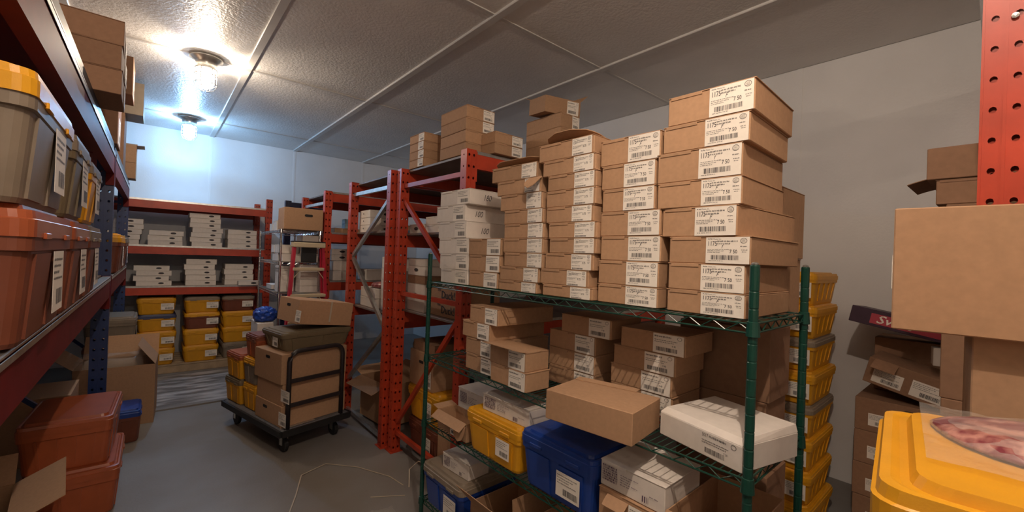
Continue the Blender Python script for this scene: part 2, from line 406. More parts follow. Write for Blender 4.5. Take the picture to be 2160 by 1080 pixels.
# ------------------------------------------------------------------ room shell
X0, X1, Y0, Y1 = -1.76, 4.28, -3.6, 8.22
struct(MB().box(X0 - .1, X1 + .1, Y0 - .1, Y1 + .1, -0.12, 0).build('floor', 'concrete'))
MB().box(-0.30, 1.25, 5.66, 7.05, 0.0, 0.012).build('floor_plate', 'plate', bpy.data.objects['floor'])
MB().box(-0.30, 1.25, 5.585, 5.655, 0.0, 0.016).build('threshold_strip', 'concrete', bpy.data.objects['floor'])
ceil = struct(MB().box(X0 - .1, X1 + .1, Y0 - .1, Y1 + .1, CEIL + 0.03, CEIL + 0.15).build('ceiling', 'ceiling_panel'))
xs = [X0, -0.56, 0.65, 1.85, 3.065, X1]; ys = [Y0, -2.39, 0.03, 2.455, 4.87, 7.26, Y1]
for i in range(5):
    for j in range(6):
        MB().box(xs[i] + .004, xs[i + 1] - .004, ys[j] + .005, ys[j + 1] - .005, CEIL, CEIL + 0.035).build('ceiling_panel', 'ceiling_panel', ceil)
n = 0
for x in xs[1:-1]:
    n += 1; struct(MB().cbox(x - .032, x + .032, Y0, Y1, CEIL - .016, CEIL + .01, .005).build('trim_%d' % n, 'ceiling_batten'))
for y in ys[1:-1]:
    n += 1; struct(MB().cbox(X0, X1, y - .018, y + .018, CEIL - .006, CEIL + .01, .003).build('trim_%d' % n, 'ceiling_batten'))
def wall(name, a, b, axis, pos, thick, seams):
    if axis == 'x': o = MB().box(pos + .03 * (1 if thick > 0 else -1), pos + thick, a, b, 0, CEIL + .1)
    else: o = MB().box(a, b, pos + .03 * (1 if thick > 0 else -1), pos + thick, 0, CEIL + .1)
    o = struct(o.build(name, 'wall_panel'))
    e = [a] + seams + [b]; d = 0.035 if thick > 0 else -0.035
    for i in range(len(e) - 1):
        mb = MB()
        if axis == 'x': mb.box(min(pos, pos + d), max(pos, pos + d), e[i] + .001, e[i + 1] - .001, 0.001, CEIL - .001)
        else: mb.box(e[i] + .001, e[i + 1] - .001, min(pos, pos + d), max(pos, pos + d), 0.001, CEIL - .001)
        mb.build('wall_panel', 'wall_panel', o)
    for s in seams:
        mb = MB()
        if axis == 'x': mb.box(min(pos - d * .12, pos + d * .2), max(pos - d * .12, pos + d * .2), s - .02, s + .02, 0.001, CEIL - .001)
        else: mb.box(s - .016, s + .016, min(pos - d * .12, pos + d * .2), max(pos - d * .12, pos + d * .2), 0.001, CEIL - .001)
        mb.build('joint_strip', 'wall_panel', o)
wall('wall_back', X0, X1, 'y', Y1, 0.12, [-0.56, 0.65, 1.85, 3.065])
wall('wall_right', Y0, Y1, 'x', X1, 0.12, [-1.2, 0.015, 1.23, 2.45, 3.66, 4.87, 6.1])
wall('wall_left', Y0, Y1, 'x', X0, -0.12, [-1.2, 0.015, 1.23, 2.45, 3.66, 4.87, 6.1])
wall('wall_near', X0, X1, 'y', Y0, -0.12, [-0.56, 0.65, 1.85, 3.065])

# ------------------------------------------------------------------ ceiling lamps
LAMPW = ['blue-white caged ceiling lamp nearest the back wall', 'warm caged ceiling lamp on the second panel joint from the back wall',
         'warm caged ceiling lamp above the camera', 'warm caged ceiling lamp by the near wall']
for i, (y, wts, c) in enumerate(LAMPS):
    t = empty('caged_ceiling_lamp', LAMPW[i], 'lamp', (LAMP_X, y, CEIL - 0.006), 0, 'caged lamps along the ceiling'); t.scale = (1.3, 1.3, 1.3)
    MB().lathe([(0.005, -0.002), (0.098, -0.002), (0.100, -0.012), (0.066, -0.030), (0.058, -0.070), (0.066, -0.080), (0.066, -0.086), (0.005, -0.086)], 24).build('base', 'galvanised', t, True)
    globe_material('lamp_glass_%d' % i, tuple(0.55 + 0.45 * k for k in c), 28.0)
    MB().lathe([(0.046, -0.083), (0.050, -0.11), (0.050, -0.18), (0.042, -0.205), (0.022, -0.222), (0.004, -0.226)], 20).build('globe', 'lamp_glass_%d' % i, t, True)
    g = MB()
    for k in range(6):
        a = 2 * math.pi * k / 6; ca, sa = math.cos(a), math.sin(a)
        g.tube([(0.062 * ca, 0.062 * sa, -0.08), (0.066 * ca, 0.066 * sa, -0.12), (0.066 * ca, 0.066 * sa, -0.19), (0.050 * ca, 0.050 * sa, -0.225), (0.012 * ca, 0.012 * sa, -0.238)], 0.0028, 6)
    for z, r_ in ((-0.084, 0.062), (-0.125, 0.066), (-0.185, 0.066)):
        g.tube([(r_ * math.cos(2 * math.pi * k / 20), r_ * math.sin(2 * math.pi * k / 20), z) for k in range(20)], 0.0028, 6, True)
    g.build('wire_guard', 'galvanised', t, True)
    ld = bpy.data.lights.new('bulb_light', 'POINT'); ld.energy = wts; ld.color = c; ld.shadow_soft_size = 0.016
    lo = bpy.data.objects.new('bulb_light', ld); COL.objects.link(lo); lo.parent = t; lo.location = (0, 0, -0.15)

# ------------------------------------------------------------------ pallet racks
def strip(mb, w_, H_, pitch, hw, hh, P, U_, W_, rows=None):
    """sheet of width w_ and height H_ with one column of holes; P corner, U_ across, W_ up"""
    P, U_, W_ = Vector(P), Vector(U_), Vector(W_); nrow = int(H_ / pitch); cell = H_ / nrow
    for r in range(nrow):
        z0, z1 = r * cell, (r + 1) * cell; zc = (z0 + z1) / 2
        out = [(0, z0), (w_ / 2, z0), (w_, z0), (w_, zc), (w_, z1), (w_ / 2, z1), (0, z1), (0, zc)]
        inn = [(w_ / 2 + hw * math.cos(R(225 + 45 * k)), zc + hh * math.sin(R(225 + 45 * k))) for k in range(8)]
        mb.add([P + U_ * a + W_ * b for a, b in out + inn], [(k, (k + 1) % 8, 8 + (k + 1) % 8, 8 + k) for k in range(8)])
_post = {}
def post_mesh(m, H_, wx=0.080, dy=0.072, pitch=0.0762, hole=0.0085):
    k = (m, H_, wx, pitch)
    if k not in _post:
        mb = MB(); h = wx / 2
        for sy in (-1, 1):
            y = sy * dy / 2
            strip(mb, h, H_, pitch, hole, hole * 1.2, (-h, y, 0), (1, 0, 0), (0, 0, 1)); strip(mb, h, H_, pitch, hole, hole * 1.2, (0, y, 0), (1, 0, 0), (0, 0, 1))
        strip(mb, dy, H_, pitch, hole * 0.8, hole * 0.8, (-h, -dy / 2, 0), (0, 1, 0), (0, 0, 1))
        strip(mb, dy, H_, pitch, hole * 0.8, hole * 0.8, (h, -dy / 2, 0), (0, 1, 0), (0, 0, 1))
        for sy in (-1, 1):                                          # rolled stiffening ridge down the face
            mb.bar((0, sy * (dy / 2 + 0.001), 0), (0, sy * (dy / 2 + 0.001), H_), 0.006, 0.004, (0, 1, 0))
        mb.box(-h, h, -dy / 2, dy / 2, H_ - 0.003, H_)
        _post[k] = mb.mesh('post', m)
    return _post[k]
def add_post(root, x, y, H_, m, plate=True, **kw):
    p = obj('post', post_mesh(m, H_, **kw), root); p.location = (x, y, 0)
    if plate: MB().box(-0.055, 0.055, -0.06, 0.06, 0.0, 0.006).build('foot_plate', m, p)
    return p
def beam(root, p0, p1, h, m, depth=0.042, top=None):
    """box beam whose top edge runs p0 to p1, with end connectors"""
    p0, p1 = Vector(p0), Vector(p1); c = Vector((0, 0, -h / 2))
    b = MB().bar(p0 + c, p1 + c, depth, h); o = b.build('beam', m, root)
    d = (p1 - p0).normalized()
    for p, s in ((p0, 1), (p1, -1)):
        MB().bar(p + d * s * 0.001 + Vector((0, 0, 0.015)), p + d * s * 0.001 + Vector((0, 0, -h - 0.09)), 0.05, 0.012, d).build('connector', m, o)
    return o
def cross_rack(label, xl, xr, yf, yr, levels, m='red_paint', H_=2.43, braces=None, brace_m='red_paint', bh=0.10, deck='deck_board', right_frame=True, deckfront='galvanised', mg=None):
    """rack whose beams run across (x); frame at its left end carries braces"""
    root = empty('pallet_rack', label, 'rack', (xl, yf, 0), 0, 'red pallet racks')
    wx = xr - xl; dy = yr - yf
    for x in ((0, wx) if right_frame else (0,)):
        add_post(root, x, 0.0, H_, m); add_post(root, x, dy, H_, m)
    for kind, (ya, za), (yb, zb) in braces or []:
        bm_ = brace_m
        MB().bar((0, ya, za), (0, yb, zb), 0.034, 0.028, (1, 0, 0)).build('brace', bm_, root)
    for z in levels:
        for y in (-0.012, dy + 0.012):
            beam(root, (0.042, y, z - 0.012), (wx - 0.042, y, z - 0.012), bh, m)
        MB().cbox(0.03, wx - 0.03, -0.030, dy + 0.03, z - 0.012, z + 0.006, 0.002).build('deck', deck, root)
        if deckfront: MB().box(0.045, wx - 0.045, -0.036, -0.031, z - 0.012, z + 0.010).build('deck_lip', deckfront, root)
    return root
br1 = [('h', (0.98, 2.28), (0.04, 2.27)), ('d', (0.96, 2.17), (0.06, 1.46)), ('h', (0.98, 1.36), (0.04, 1.36)), ('d', (0.06, 1.24), (0.94, 0.26)), ('h', (0.98, 0.17), (0.04, 0.17))]
br2 = [('h', (0.04, 2.29), (0.95, 2.30)), ('d', (0.05, 2.19), (0.92, 1.66)), ('d', (0.92, 1.64), (0.06, 1.02)), ('d', (0.06, 1.0), (0.92, 0.38)), ('h', (0.04, 0.06), (0.95, 0.06))]
cross_rack('red pallet rack with red diagonal braces behind the green wire shelf', 1.635, 4.18, 2.43, 3.42, [1.215, 1.87, 2.415], braces=br1)
cross_rack('red pallet rack with pale metal diagonal braces behind the loaded trolley', 1.60, 4.18, 3.55, 4.51, [1.14, 1.90, 2.415], braces=br2, brace_m='galvanised')
br3 = [('h', (0.04, 2.29), (0.98, 2.30)), ('d', (0.98, 2.2), (0.05, 1.3)), ('d', (0.05, 1.25), (0.95, 0.3))]
cross_rack('red pallet rack at the far right beside the red stepladder', 1.60, 4.18, 5.40, 6.40, [1.33, 1.92, 2.415], braces=br3, brace_m='galvanised')
cross_rack('red pallet rack along the back wall with white boxes and totes', -1.16, 1.295, 7.17, 8.13, [1.155, 1.685, 2.275], braces=[('h', (0.04, 2.2), (0.9, 2.2))], bh=0.095, deck='deck_board')

# rack on the left of the aisle: beams run along y, blue frames
lr = empty('pallet_rack', 'blue framed rack with glossy dark red beams along the left side', 'rack', (-0.25, 1.45, 0), 0)
LX = -0.25
for y in (-0.62, 3.10, 5.55):
    for x in (-0.05, -0.98): add_post(lr, x, y, 2.44, 'blue_paint', wx=0.10)
    for za, zb, xa, xb in ((2.2, 2.2, -0.08, -0.95), (0.2, 1.1, -0.08, -0.95)):
        MB().bar((xa, y, za), (xb, y, zb), 0.03, 0.03, (0, 1, 0)).build('brace', 'blue_paint', lr)
for ya, yb in ((-0.57, 3.05), (3.15, 5.50)):
    for z in (1.43, 2.385):
        for x in (-0.022, -1.0):
            o = beam(lr, (x, ya, z), (x, yb, z), 0.15, 'maroon_paint', 0.044)
        MB().cbox(-0.044, 0.004, ya + .01, yb - .01, z + 0.0005, z + 0.012, 0.003).build('beam_ledge', 'galvanised', lr)
        MB().cbox(0.0005, 0.0045, ya + .01, yb - .01, z - 0.022, z - 0.002, 0.0015).build('edge_strip', 'galvanised', lr)
        MB().cbox(-1.02, -0.05, ya - .02, yb + .02, z, z + 0.02, 0.002).build('deck', 'maroon_paint' if z > 2 else 'deck_board', lr)
    MB().cbox(-0.046, -0.006, ya + .01, yb - .01, 2.398, 2.47, 0.004).build('deck_curb', 'black_steel', lr)

# red perforated frame close to the camera on the right
nr = empty('pallet_rack', 'red rack with large perforated upright close by at the right edge', 'rack', (1.64, 0.019, 0), 0, 'red pallet racks')
for x_, y in ((0, 0.0), (0, -0.97), (2.54, 0.0), (2.54, -0.97)):
    mb = MB(); hx, hy = 0.04, 0.039
    for x in (-hx, hx):
        strip(mb, hy, 3.0, 0.0757, 0.0072, 0.0085, (x, -hy, 0), (0, 1, 0), (0, 0, 1)); strip(mb, hy, 3.0, 0.0757, 0.0072, 0.0085, (x, 0, 0), (0, 1, 0), (0, 0, 1))
    for yy in (-hy, hy): strip(mb, 2 * hx, 3.0, 0.0757, 0.0085, 0.0085, (-hx, yy, 0), (1, 0, 0), (0, 0, 1))
    mb.bar((-hx - .001, 0, 0), (-hx - .001, 0, 3.0), 0.006, 0.004, (1, 0, 0)); mb.bar((-hx - .001, hy, 0), (-hx - .001, hy, 3.0), 0.005, 0.005, (1, 0, 0))
    o = mb.build('post', 'red_paint', nr); o.location = (x_, y, 0)
    MB().box(-0.055, 0.055, -0.06, 0.06, 0.0, 0.006).build('foot_plate', 'red_paint', o)
    MB().lathe([(0.002, 0.0), (0.007, 0.0), (0.007, 0.006), (0.002, 0.007)], 8).build('bolt', 'galvanised', o).matrix_local = Matrix.Translation((-0.041, -0.013, 2.34)) @ Matrix.Rotation(R(-90), 4, 'Y')
for za, zb in ((2.9, 2.9), (0.2, 1.0), (1.1, 1.9)):
    MB().bar((0, -0.04, za), (0, -0.93, zb), 0.03, 0.03, (1, 0, 0)).build('brace', 'red_paint', nr)
for y in (0.0, -0.97): beam(nr, (0.042, y, 2.955), (2.498, y, 2.955), 0.11, 'red_paint')
MB().cbox(0.03, 2.51, -1.0, 0.03, 2.956, 2.98, 0.002).build('deck', 'deck_board', nr)
lp = tag(MB().bar((1.72, 0.030, 1.95), (1.72, 0.078, 2.72), 0.02, 0.055, (1, 0, 0)).build('dark_plank', 'black_steel'), 'dark strip leaning behind the bright red upright', 'plank')

# ------------------------------------------------------------------ green wire shelving
def wire_shelving(label, loc, rz, L_, D_, H_, levels, m, pr=0.0135, cross=0.042, coll=True):
    root = empty('wire_shelving_unit', label, 'shelving', loc, rz)
    for x in (0, L_):
        for y in (0, D_):
            p = MB(); prof = [(pr * .9, 0.0), (pr, 0.004)]
            z = 0.05
            while z < H_ - 0.03: prof += [(pr, z), (pr * .93, z + .002), (pr * .93, z + .004), (pr, z + .006)]; z += 0.0508
            prof += [(pr, H_ - .004), (pr * 0.9, H_)]
            q = MB().lathe(prof, 14).build('post', m, root, False); q.location = (x, y, 0)
            c = MB().lathe([(0.004, H_), (0.010, H_ + 0.001), (0.010, H_ + 0.005), (0.004, H_ + 0.008)], 10).build('post_cap', 'galvanised', q)
    for z in levels:
        s = MB(); e = 0.018
        for zz in (z - 0.003, z - 0.030):
            for a, b in (((0, 0), (L_, 0)), ((0, D_), (L_, D_)), ((0, 0), (0, D_)), ((L_, 0), (L_, D_))): s.tube([(a[0], a[1], zz), (b[0], b[1], zz)], 0.0033, 6)
        so = s.build('shelf', m, root)
        t = MB(); k = int(L_ / 0.038)
        for y in (0, D_):
            t.tube([(L_ * i / k, y, z - 0.004 if i % 2 else z - 0.029) for i in range(k + 1)], 0.0022, 5)
        k = int(D_ / 0.038)
        for x in (0, L_): t.tube([(x, D_ * i / k, z - 0.004 if i % 2 else z - 0.029) for i in range(k + 1)], 0.0022, 5)
        t = t.build('truss_wire', m, so); t['kind'] = 'stuff'
        d = MB(); k = int(L_ / 0.0265)
        for i in range(1, k): d.tube([(L_ * i / k, 0, z - 0.0015), (L_ * i / k, D_, z - 0.0015)], 0.0018, 5)
        for i in range(1, 4): d.tube([(0, D_ * i / 4, z - 0.006), (L_, D_ * i / 4, z - 0.006)], 0.003, 5)
        d = d.build('deck_wire', m, so); d['kind'] = 'stuff'
        for x in (0, L_):
            for y in (0, D_):
                c = MB().lathe([(pr + 0.001, z - 0.040), (pr + 0.006, z - 0.038), (pr + 0.003, z + 0.004), (pr + 0.001, z + 0.005)], 14).build('collar', m, so); c.location = (x, y, 0)
    return root
GA = R(-89.0)                                                       # local x runs towards the camera, local y away from the aisle
GO = Vector((1.30, 2.31, 0)); GU = Vector((math.cos(GA), math.sin(GA), 0)); GV = Vector((-math.sin(GA), math.cos(GA), 0))
GZ = [0.215, 0.685, 1.083, 1.535]
wire_shelving('dark green wire shelving unit loaded with labelled cartons', GO, GA, 1.83, 0.50, 1.705, GZ, 'green_epoxy')
def gp(u, v, z): p = GO + GU * u + GV * v; return (p.x, p.y, z)
rj = random.Random(11)
def gbox(label, u0, u1, z0, z1, v=0.0, d=0.38, kind=None, sw=None, sr=0.004, m='kraft', group=None, lid=True, rot=0.0, i=0, sh=None):
    w_ = u1 - u0; h = z1 - z0
    o = carton(label, gp((u0 + u1) / 2, v + d / 2, z0), (w_, d, h), GA + R(rot), m, group, lid=lid)
    if kind:
        sw_ = sw or 0.118; hh = sh or (h - 0.006)
        sticker(o, kind, w_ / 2 - sr - sw_, 0.002, sw_, hh, -d / 2 - 0.0024, i)
    return o
VS, KS = 0.06, 1.045                                              # these two stacks stand a little back from the shelf edge
def back(u, k=1.045): return 2.287 - (2.287 - u) * k
VT, KT = 0.045, 1.034
def lift(zs): return [zs[0]] + [1.7 + (z - 1.7) * KT for z in zs[1:]]
G4 = [1.536, 1.613, 1.704, 1.794, 1.894, 1.985, 2.090, 2.184, 2.285]
U4 = [(1.562, 1.808), (1.562, 1.803), (1.567, 1.823), (1.543, 1.792), (1.512, 1.787), (1.509, 1.783), (1.526, 1.799), (1.540, 1.809)]
DP = [.40, .40, .42, .46, .38, .38, .375, .385]; RT = [0, .6, -1.2, -3.0, .4, .8, 1.2, 1.4]
for k in range(8):
    gbox('kraft carton with 1175 label in the stack nearest the camera, ' + nth(k, 8), back(U4[k][0]), back(U4[k][1]), G4[k], G4[k + 1], VS, DP[k] * 1.04, '1175', 0.134 if k != 4 else 0.125, 0.003, group='1175 cartons', rot=RT[k], i=k)
G3 = [1.536, 1.611, 1.704, 1.800, 1.896, 1.986, 2.081, 2.184]
U3 = [(1.262, 1.527), (1.262, 1.527), (1.268, 1.530), (1.264, 1.527), (1.270, 1.505), (1.262, 1.502), (1.252, 1.514)]
for k in range(7):
    gbox('kraft carton with 1175 label in the stack second nearest the camera, ' + nth(k, 7), back(U3[k][0]) + 0.012, back(U3[k][1]), G3[k], G3[k + 1], VS, 0.40, '1175', 0.13, 0.003, group='1175 cartons', rot=(0, 0, .5, 0, -.4, .3, 1.0)[k], i=k + 1)
G2 = lift([1.536, 1.592, 1.659, 1.727, 1.791, 1.857, 1.925, 1.995, 2.062, 2.130, 2.205])
U2 = [(.974, 1.247), (.957, 1.225), (.983, 1.244), (1.006, 1.258), (.998, 1.258), (.980, 1.240), (.978, 1.250), (.983, 1.248), (.950, 1.240), (.922, 1.228)]
for k in range(10):
    o = gbox('thin kraft carton in the ten-high middle stack on the wire shelf, ' + nth(k, 10), back(U2[k][0], KT), back(U2[k][1], KT), G2[k], G2[k + 1], VT, 0.38, '1301', 0.105, 0.010, group='thin cartons', rot=rj.uniform(-.8, .8), i=k)
flap(o, 0.29, 0.16, (-0.15, -0.05, 0.079), (R(170), 0, 0), 'kraft', 0.01, 0.35)
G1 = lift([1.536, 1.591, 1.658, 1.725, 1.793, 1.862, 1.928, 2.004, 2.073, 2.145])
U1 = [(.668, .940), (.675, .950), (.703, .972), (.692, .964), (.696, .966), (.692, .965), (.660, .948), (.630, .930), (.585, .900)]
for k in range(9):
    o = gbox('thin kraft carton beside the white cartons on the wire shelf, ' + nth(k, 9), back(U1[k][0], KT), back(U1[k][1], KT), G1[k], G1[k + 1], VT, 0.38, '1302', 0.098, 0.006, group='thin cartons', rot=(rj.uniform(-.8, .8) if k < 7 else (1.5, 2.5)[k - 7]), i=k)
    if k == 7: flap(o, 0.085, 0.075, (0.165, -0.19, 0.066), (R(-28), 0, R(180)), 'kraft', 0.025, 0.5, 'torn_flap')
flap(o, 0.36, 0.13, (-0.18, -0.06, 0.076), (R(172), 0, 0), 'kraft', 0.012, 0.2)
GW = lift([1.536, 1.622, 1.710, 1.800, 1.895, 1.987, 2.073])
UW = [(.128, .398), (.112, .400), (.098, .398), (.085, .380), (.060, .352), (.096, .388)]
marks = {3: '100', 4: '100', 5: '180'}
for k in range(6):
    o = gbox('white carton on the wire shelf end' + (' with handwritten %s' % marks[k] if k > 2 else '') + ', ' + nth(k, 6), back(UW[k][0], KT), back(UW[k][1], KT), GW[k], GW[k + 1], VT, 0.31, 'tote', 0.115, 0.004, 'white_card', 'white cartons on the wire shelf', i=k, rot=(0, 0, .5, -1, .5, 1)[k])
    if k in marks:
        p = Print(); p.text(marks[k], 0, 0, 0.05, 0.8, 0.3); q = obj('handwriting', p.mesh('handwriting'), o)
        q.location = ((UW[k][1] - UW[k][0]) * KT / 2 + 0.0012, -0.09 + 0.03 * (k % 2), 0.028); q.rotation_euler = (0, 0, R(90))
GB = lift([1.536, 1.622, 1.708, 1.794])
for k in range(3):
    gbox('short kraft carton against the white cartons, ' + nth(k, 3), back((.415, .408, .402)[k], KT), back((.658, .672, .676)[k], KT), GB[k], GB[k + 1], VT, 0.25, 'tote', 0.11, 0.004, group='short cartons', i=k)

# second wire shelf
H2 = GZ[2] + 0.001
def stack(fmt, n_, u0, u1, z0, h, v, d, kind, sw, m, group, jit=0.012, rots=None, us=None):
    out = []
    for k in range(n_):
        du = (us[k] if us else rj.uniform(-jit, jit))
        out.append(gbox(fmt % nth(k, n_), u0 + du, u1 + du, z0 + k * h, z0 + (k + 1) * h, v + rj.uniform(-.004, .004), d, kind, sw, 0.006, m, group, rot=(rots[k] if rots else rj.uniform(-1, 1)), i=k))
    return out
a = stack('kraft carton under the top wire shelf at its far end, %s', 4, 0.355, 0.60, H2, 0.088, 0.03, 0.40, '4.40', 0.10, 'kraft', 'cartons on the second wire shelf', us=[0.01, 0.01, -0.02, 0.045])
b = stack('kraft carton pair with a lifted lid on the second wire shelf, %s', 2, 0.63, 0.895, H2, 0.090, 0.0, 0.15, '4.40', 0.115, 'kraft', 'cartons on the second wire shelf', us=[0.0, -0.01])
flap(b[1], 0.30, 0.15, (-0.165, 0.02, 0.092), (R(186), 0, 0), 'kraft', 0.03, 0.12, 'lifted_lid')
c = stack('kraft carton in the middle stack on the second wire shelf, %s', 4, 0.80, 1.09, H2, 0.088, 0.24, 0.25, '4.40', 0.115, 'kraft', 'cartons on the second wire shelf', us=[0, 0, 0, 0.08])
d = stack('kraft carton in the right hand stack on the second wire shelf, %s', 4, 1.17, 1.46, H2, 0.084, 0.25, 0.24, '4.40', 0.13, 'kraft', 'cartons on the second wire shelf', us=[0, 0, .015, .05])
o = carton('large plain kraft carton overhanging the second wire shelf', gp(1.313, -0.002, H2), (0.357, 0.235, 0.112), GA + R(7.7), lid=False)
flap(o, 0.26, 0.04, (-0.17, 0.078, 0.1125), (R(3), 0, R(6)), 'kraft', 0, 0.0)
# white carton with bevelled lid at the near end of the second shelf
o = carton('white carton with sloped lid beside the near green post', gp(1.689, 0.192, H2), (0.316, 0.285, 0.080), GA - R(14), 'white_card', lid=False)
MB().loft([[(-.157, -.1415, .0805), (.157, -.1415, .0805), (.157, .1415, .0805), (-.157, .1415, .0805)], [(-.150, -.118, .096), (.150, -.118, .096), (.150, .1415, .104), (-.150, .1415, .104)]]).build('sloped_lid', 'white_card', o)
p = Print(); p.text('5017', 0.004, 0.058, 0.016, 0.7); p.greek(0.03, 0.09, 0.060, 0.008, 5); p.greek(.004, .1, .045, .004, 6); p.greek(.004, .09, .038, .004, 7); p.bars(0.015, 0.085, 0.010, 0.026, 8); p.text('7 50', 0.082, 0.026, 0.010, .8); p.ring(0.115, 0.062, .009, .008, .0014)
q = obj('print', p.mesh('print'), o); q.location = (0.015, -0.1433, 0.004)

# third wire shelf
H3 = GZ[1] + 0.001
tote('bright yellow lidded tote on the third wire shelf', gp(0.655, 0.155, H3), (0.43, 0.33, 0.215), GA, stick=[('front', 0.045, 0.05, 0.10, 0.085)])
tote('dark blue lidded tote on the third wire shelf', gp(1.085, 0.165, H3), (0.42, 0.36, 0.245), GA, 'blue_plastic', 'blue_plastic', stick=[('front', 0.02, 0.04, 0.125, 0.10, 1)])
o = carton('printed white carton on the yellow tote lid', gp(0.70, 0.14, H3 + 0.216), (0.34, 0.20, 0.085), GA + R(2), 'white_card', 'printed white cartons')
sticker(o, 'white', -0.165, 0.0, 0.33, 0.082, -0.1025, 0, bare=True)
o = carton('printed white carton behind the open carton at the far shelf end', gp(0.255, 0.30, H3), (0.32, 0.24, 0.20), GA, 'white_card', 'printed white cartons')
sticker(o, 'white', -0.15, 0.09, 0.30, 0.10, -0.1225, 1, bare=True)
o = open_carton('small kraft carton with torn open flaps at the far shelf end', gp(0.275, 0.08, H3), (0.29, 0.13, 0.10), GA, flaps=((0, -35), (3, 10)))
sticker(o, '4.40', 0.0, 0.005, 0.10, 0.075, -0.071)
flap(o, 0.10, 0.09, (0.15, -0.075, 0.09), (R(-75), 0, R(180)), 'kraft', 0.01, 0.5, 'hanging_flap')
o = carton('kraft carton with torn tab under the printed white carton', gp(1.428, 0.16, H3), (0.245, 0.30, 0.155), GA)
sticker(o, 'tote', 0.01, 0.05, 0.12, 0.09, -0.153)
flap(o, 0.09, 0.045, (0.01, -0.153, 0.14), (R(-25), 0, R(180)), 'kraft', 0.01, 0.0, 'torn_tab')
o = carton('printed white carton stacked at the near end of the third wire shelf', gp(1.436, 0.15, H3 + 0.157), (0.265, 0.26, 0.098), GA, 'white_card', 'printed white cartons')
sticker(o, 'white', -0.13, 0.002, 0.258, 0.092, -0.1325, 1, bare=True)
o = open_carton('deep kraft carton below the white carton by the near post', gp(1.691, 0.225, H3), (0.235, 0.40, 0.18), GA, flaps=((0, -35),), fl=0.14)

# bottom wire shelf
H4 = GZ[0] + 0.001
tote('blue tote with tan lid on the lowest wire shelf', gp(0.23, 0.19, H4), (0.42, 0.42, 0.24), GA, 'blue_plastic', 'grey_plastic', stick=[('front', 0.04, 0.03, 0.12, 0.11)])
o = carton('small white carton resting on the tan tote lid', gp(0.28, 0.12, H4 + 0.241), (0.24, 0.15, 0.085), GA + R(4), 'white_card')
sticker(o, 'white', -0.11, 0.0, 0.22, 0.08, -0.0775, 0, bare=True)
o = open_carton('kraft carton with raised flap on the lowest wire shelf', gp(0.66, 0.18, H4), (0.34, 0.34, 0.19), GA, flaps=((0, 50), (1, 95)))
sticker(o, 'tote', -0.16, 0.04, 0.10, 0.10, -0.182)
o = open_carton('kraft carton at the near end of the lowest wire shelf', gp(1.15, 0.18, H4), (0.40, 0.36, 0.22), GA, flaps=((0, 20), (3, 110)))
carton('plain kraft carton on the lowest wire shelf by the near post', gp(1.60, 0.20, H4), (0.36, 0.38, 0.26), GA)

# ------------------------------------------------------------------ boxes on and in the red racks
def lbox(label, x, y0, y1, z0, z1, d, kind=None, m='kraft', group=None, rot=0.0, i=0, sx=None, sw=None, lid=True):
    """carton whose left face (towards the aisle) stands at x and runs y0..y1"""
    o = carton(label, (x + d / 2, (y0 + y1) / 2, z0), (y1 - y0, d, z1 - z0), R(-90 + rot), m, group, lid=lid)
    if kind:
        w_ = sw or 0.11; sticker(o, kind, (y1 - y0) / 2 - w_ - 0.006 if sx is None else sx, 0.003, w_, z1 - z0 - 0.01, -d / 2 - 0.0024, i)
    return o
def fbox(label, x0, x1, y, z0, z1, d, kind=None, m='kraft', group=None, rot=0.0, i=0, sw=0.11, lid=True):
    """carton whose front face (towards the near wall) stands at y and runs x0..x1"""
    o = carton(label, ((x0 + x1) / 2, y + d / 2, z0), (x1 - x0, d, z1 - z0), R(rot), m, group, lid=lid)
    if kind: sticker(o, kind, (x1 - x0) / 2 - sw - 0.006, 0.003, sw, z1 - z0 - 0.01, -d / 2 - 0.0024, i)
    return o
T = 2.4265
for k in range(4):
    o = fbox('kraft carton in the leftmost small stack on top of the red rack, ' + nth(k, 4), 1.66, 1.865, 3.13, T + k * 0.07, T + (k + 1) * 0.07, 0.245, None, group='cartons on the rack top', rot=rj.uniform(-1.2, 1.2))
    sticker(o, 'tote', -0.03, 0.003, 0.09, 0.062, 0.1025, k, 'left')
for k in range(4):
    fbox('kraft carton in the tallest stack on top of the red rack, ' + nth(k, 4), 1.665, 1.915, 2.52, T + k * 0.0885, T + (k + 1) * 0.0885, 0.35, '4.40' if k > 1 else None, group='cartons on the rack top', rot=rj.uniform(-.6, .6), i=k, sw=0.10)
for k in range(2):
    fbox('kraft carton of the pair at the front corner of the rack top, ' + nth(k, 2), 1.80, 2.06, 2.375 - .02, T + .004 + k * 0.078, T + .004 + (k + 1) * 0.078, 0.155 if k < 0 else 0.16, '4.40', group='cartons on the rack top', rot=0.5, i=k, sw=0.10)
for k in range(2): fbox('low kraft carton between the stacks on top of the red rack, ' + nth(k, 2), 2.13, 2.42, 2.80, T + k * .16, T + .159 + k * .16, 0.30, None, group='cartons on the rack top')
for k in range(4):
    fbox('kraft carton in the rightmost stack on top of the red rack, ' + nth(k, 4), 2.485, 2.71, 2.38, T + k * 0.118, T + (k + 1) * 0.118, 0.42, '4.40' if k > 1 else None, group='cartons on the rack top', rot=-1.0, i=k, sw=0.085)
o = open_carton('tilted kraft carton with open flap on top of the rightmost stack', (2.585, 2.56, T + 0.492), (0.36, 0.24, 0.13), R(-8), flaps=((1, 40), (2, 20)), fl=.4)
o.rotation_euler = (R(6), R(-2), R(-10)); sticker(o, '4.40', 0.04, 0.01, 0.12, 0.11, -0.122)

Wc = 'white_card'
def logo(o, y, x=0.0, z=0.04, s=1.0, side='front'):
    q = obj('logo_print', PR['logo'][0], o); q.scale = (s, 1, s)
    if side == 'front': q.location = (x, y - 0.003, z)
    return q
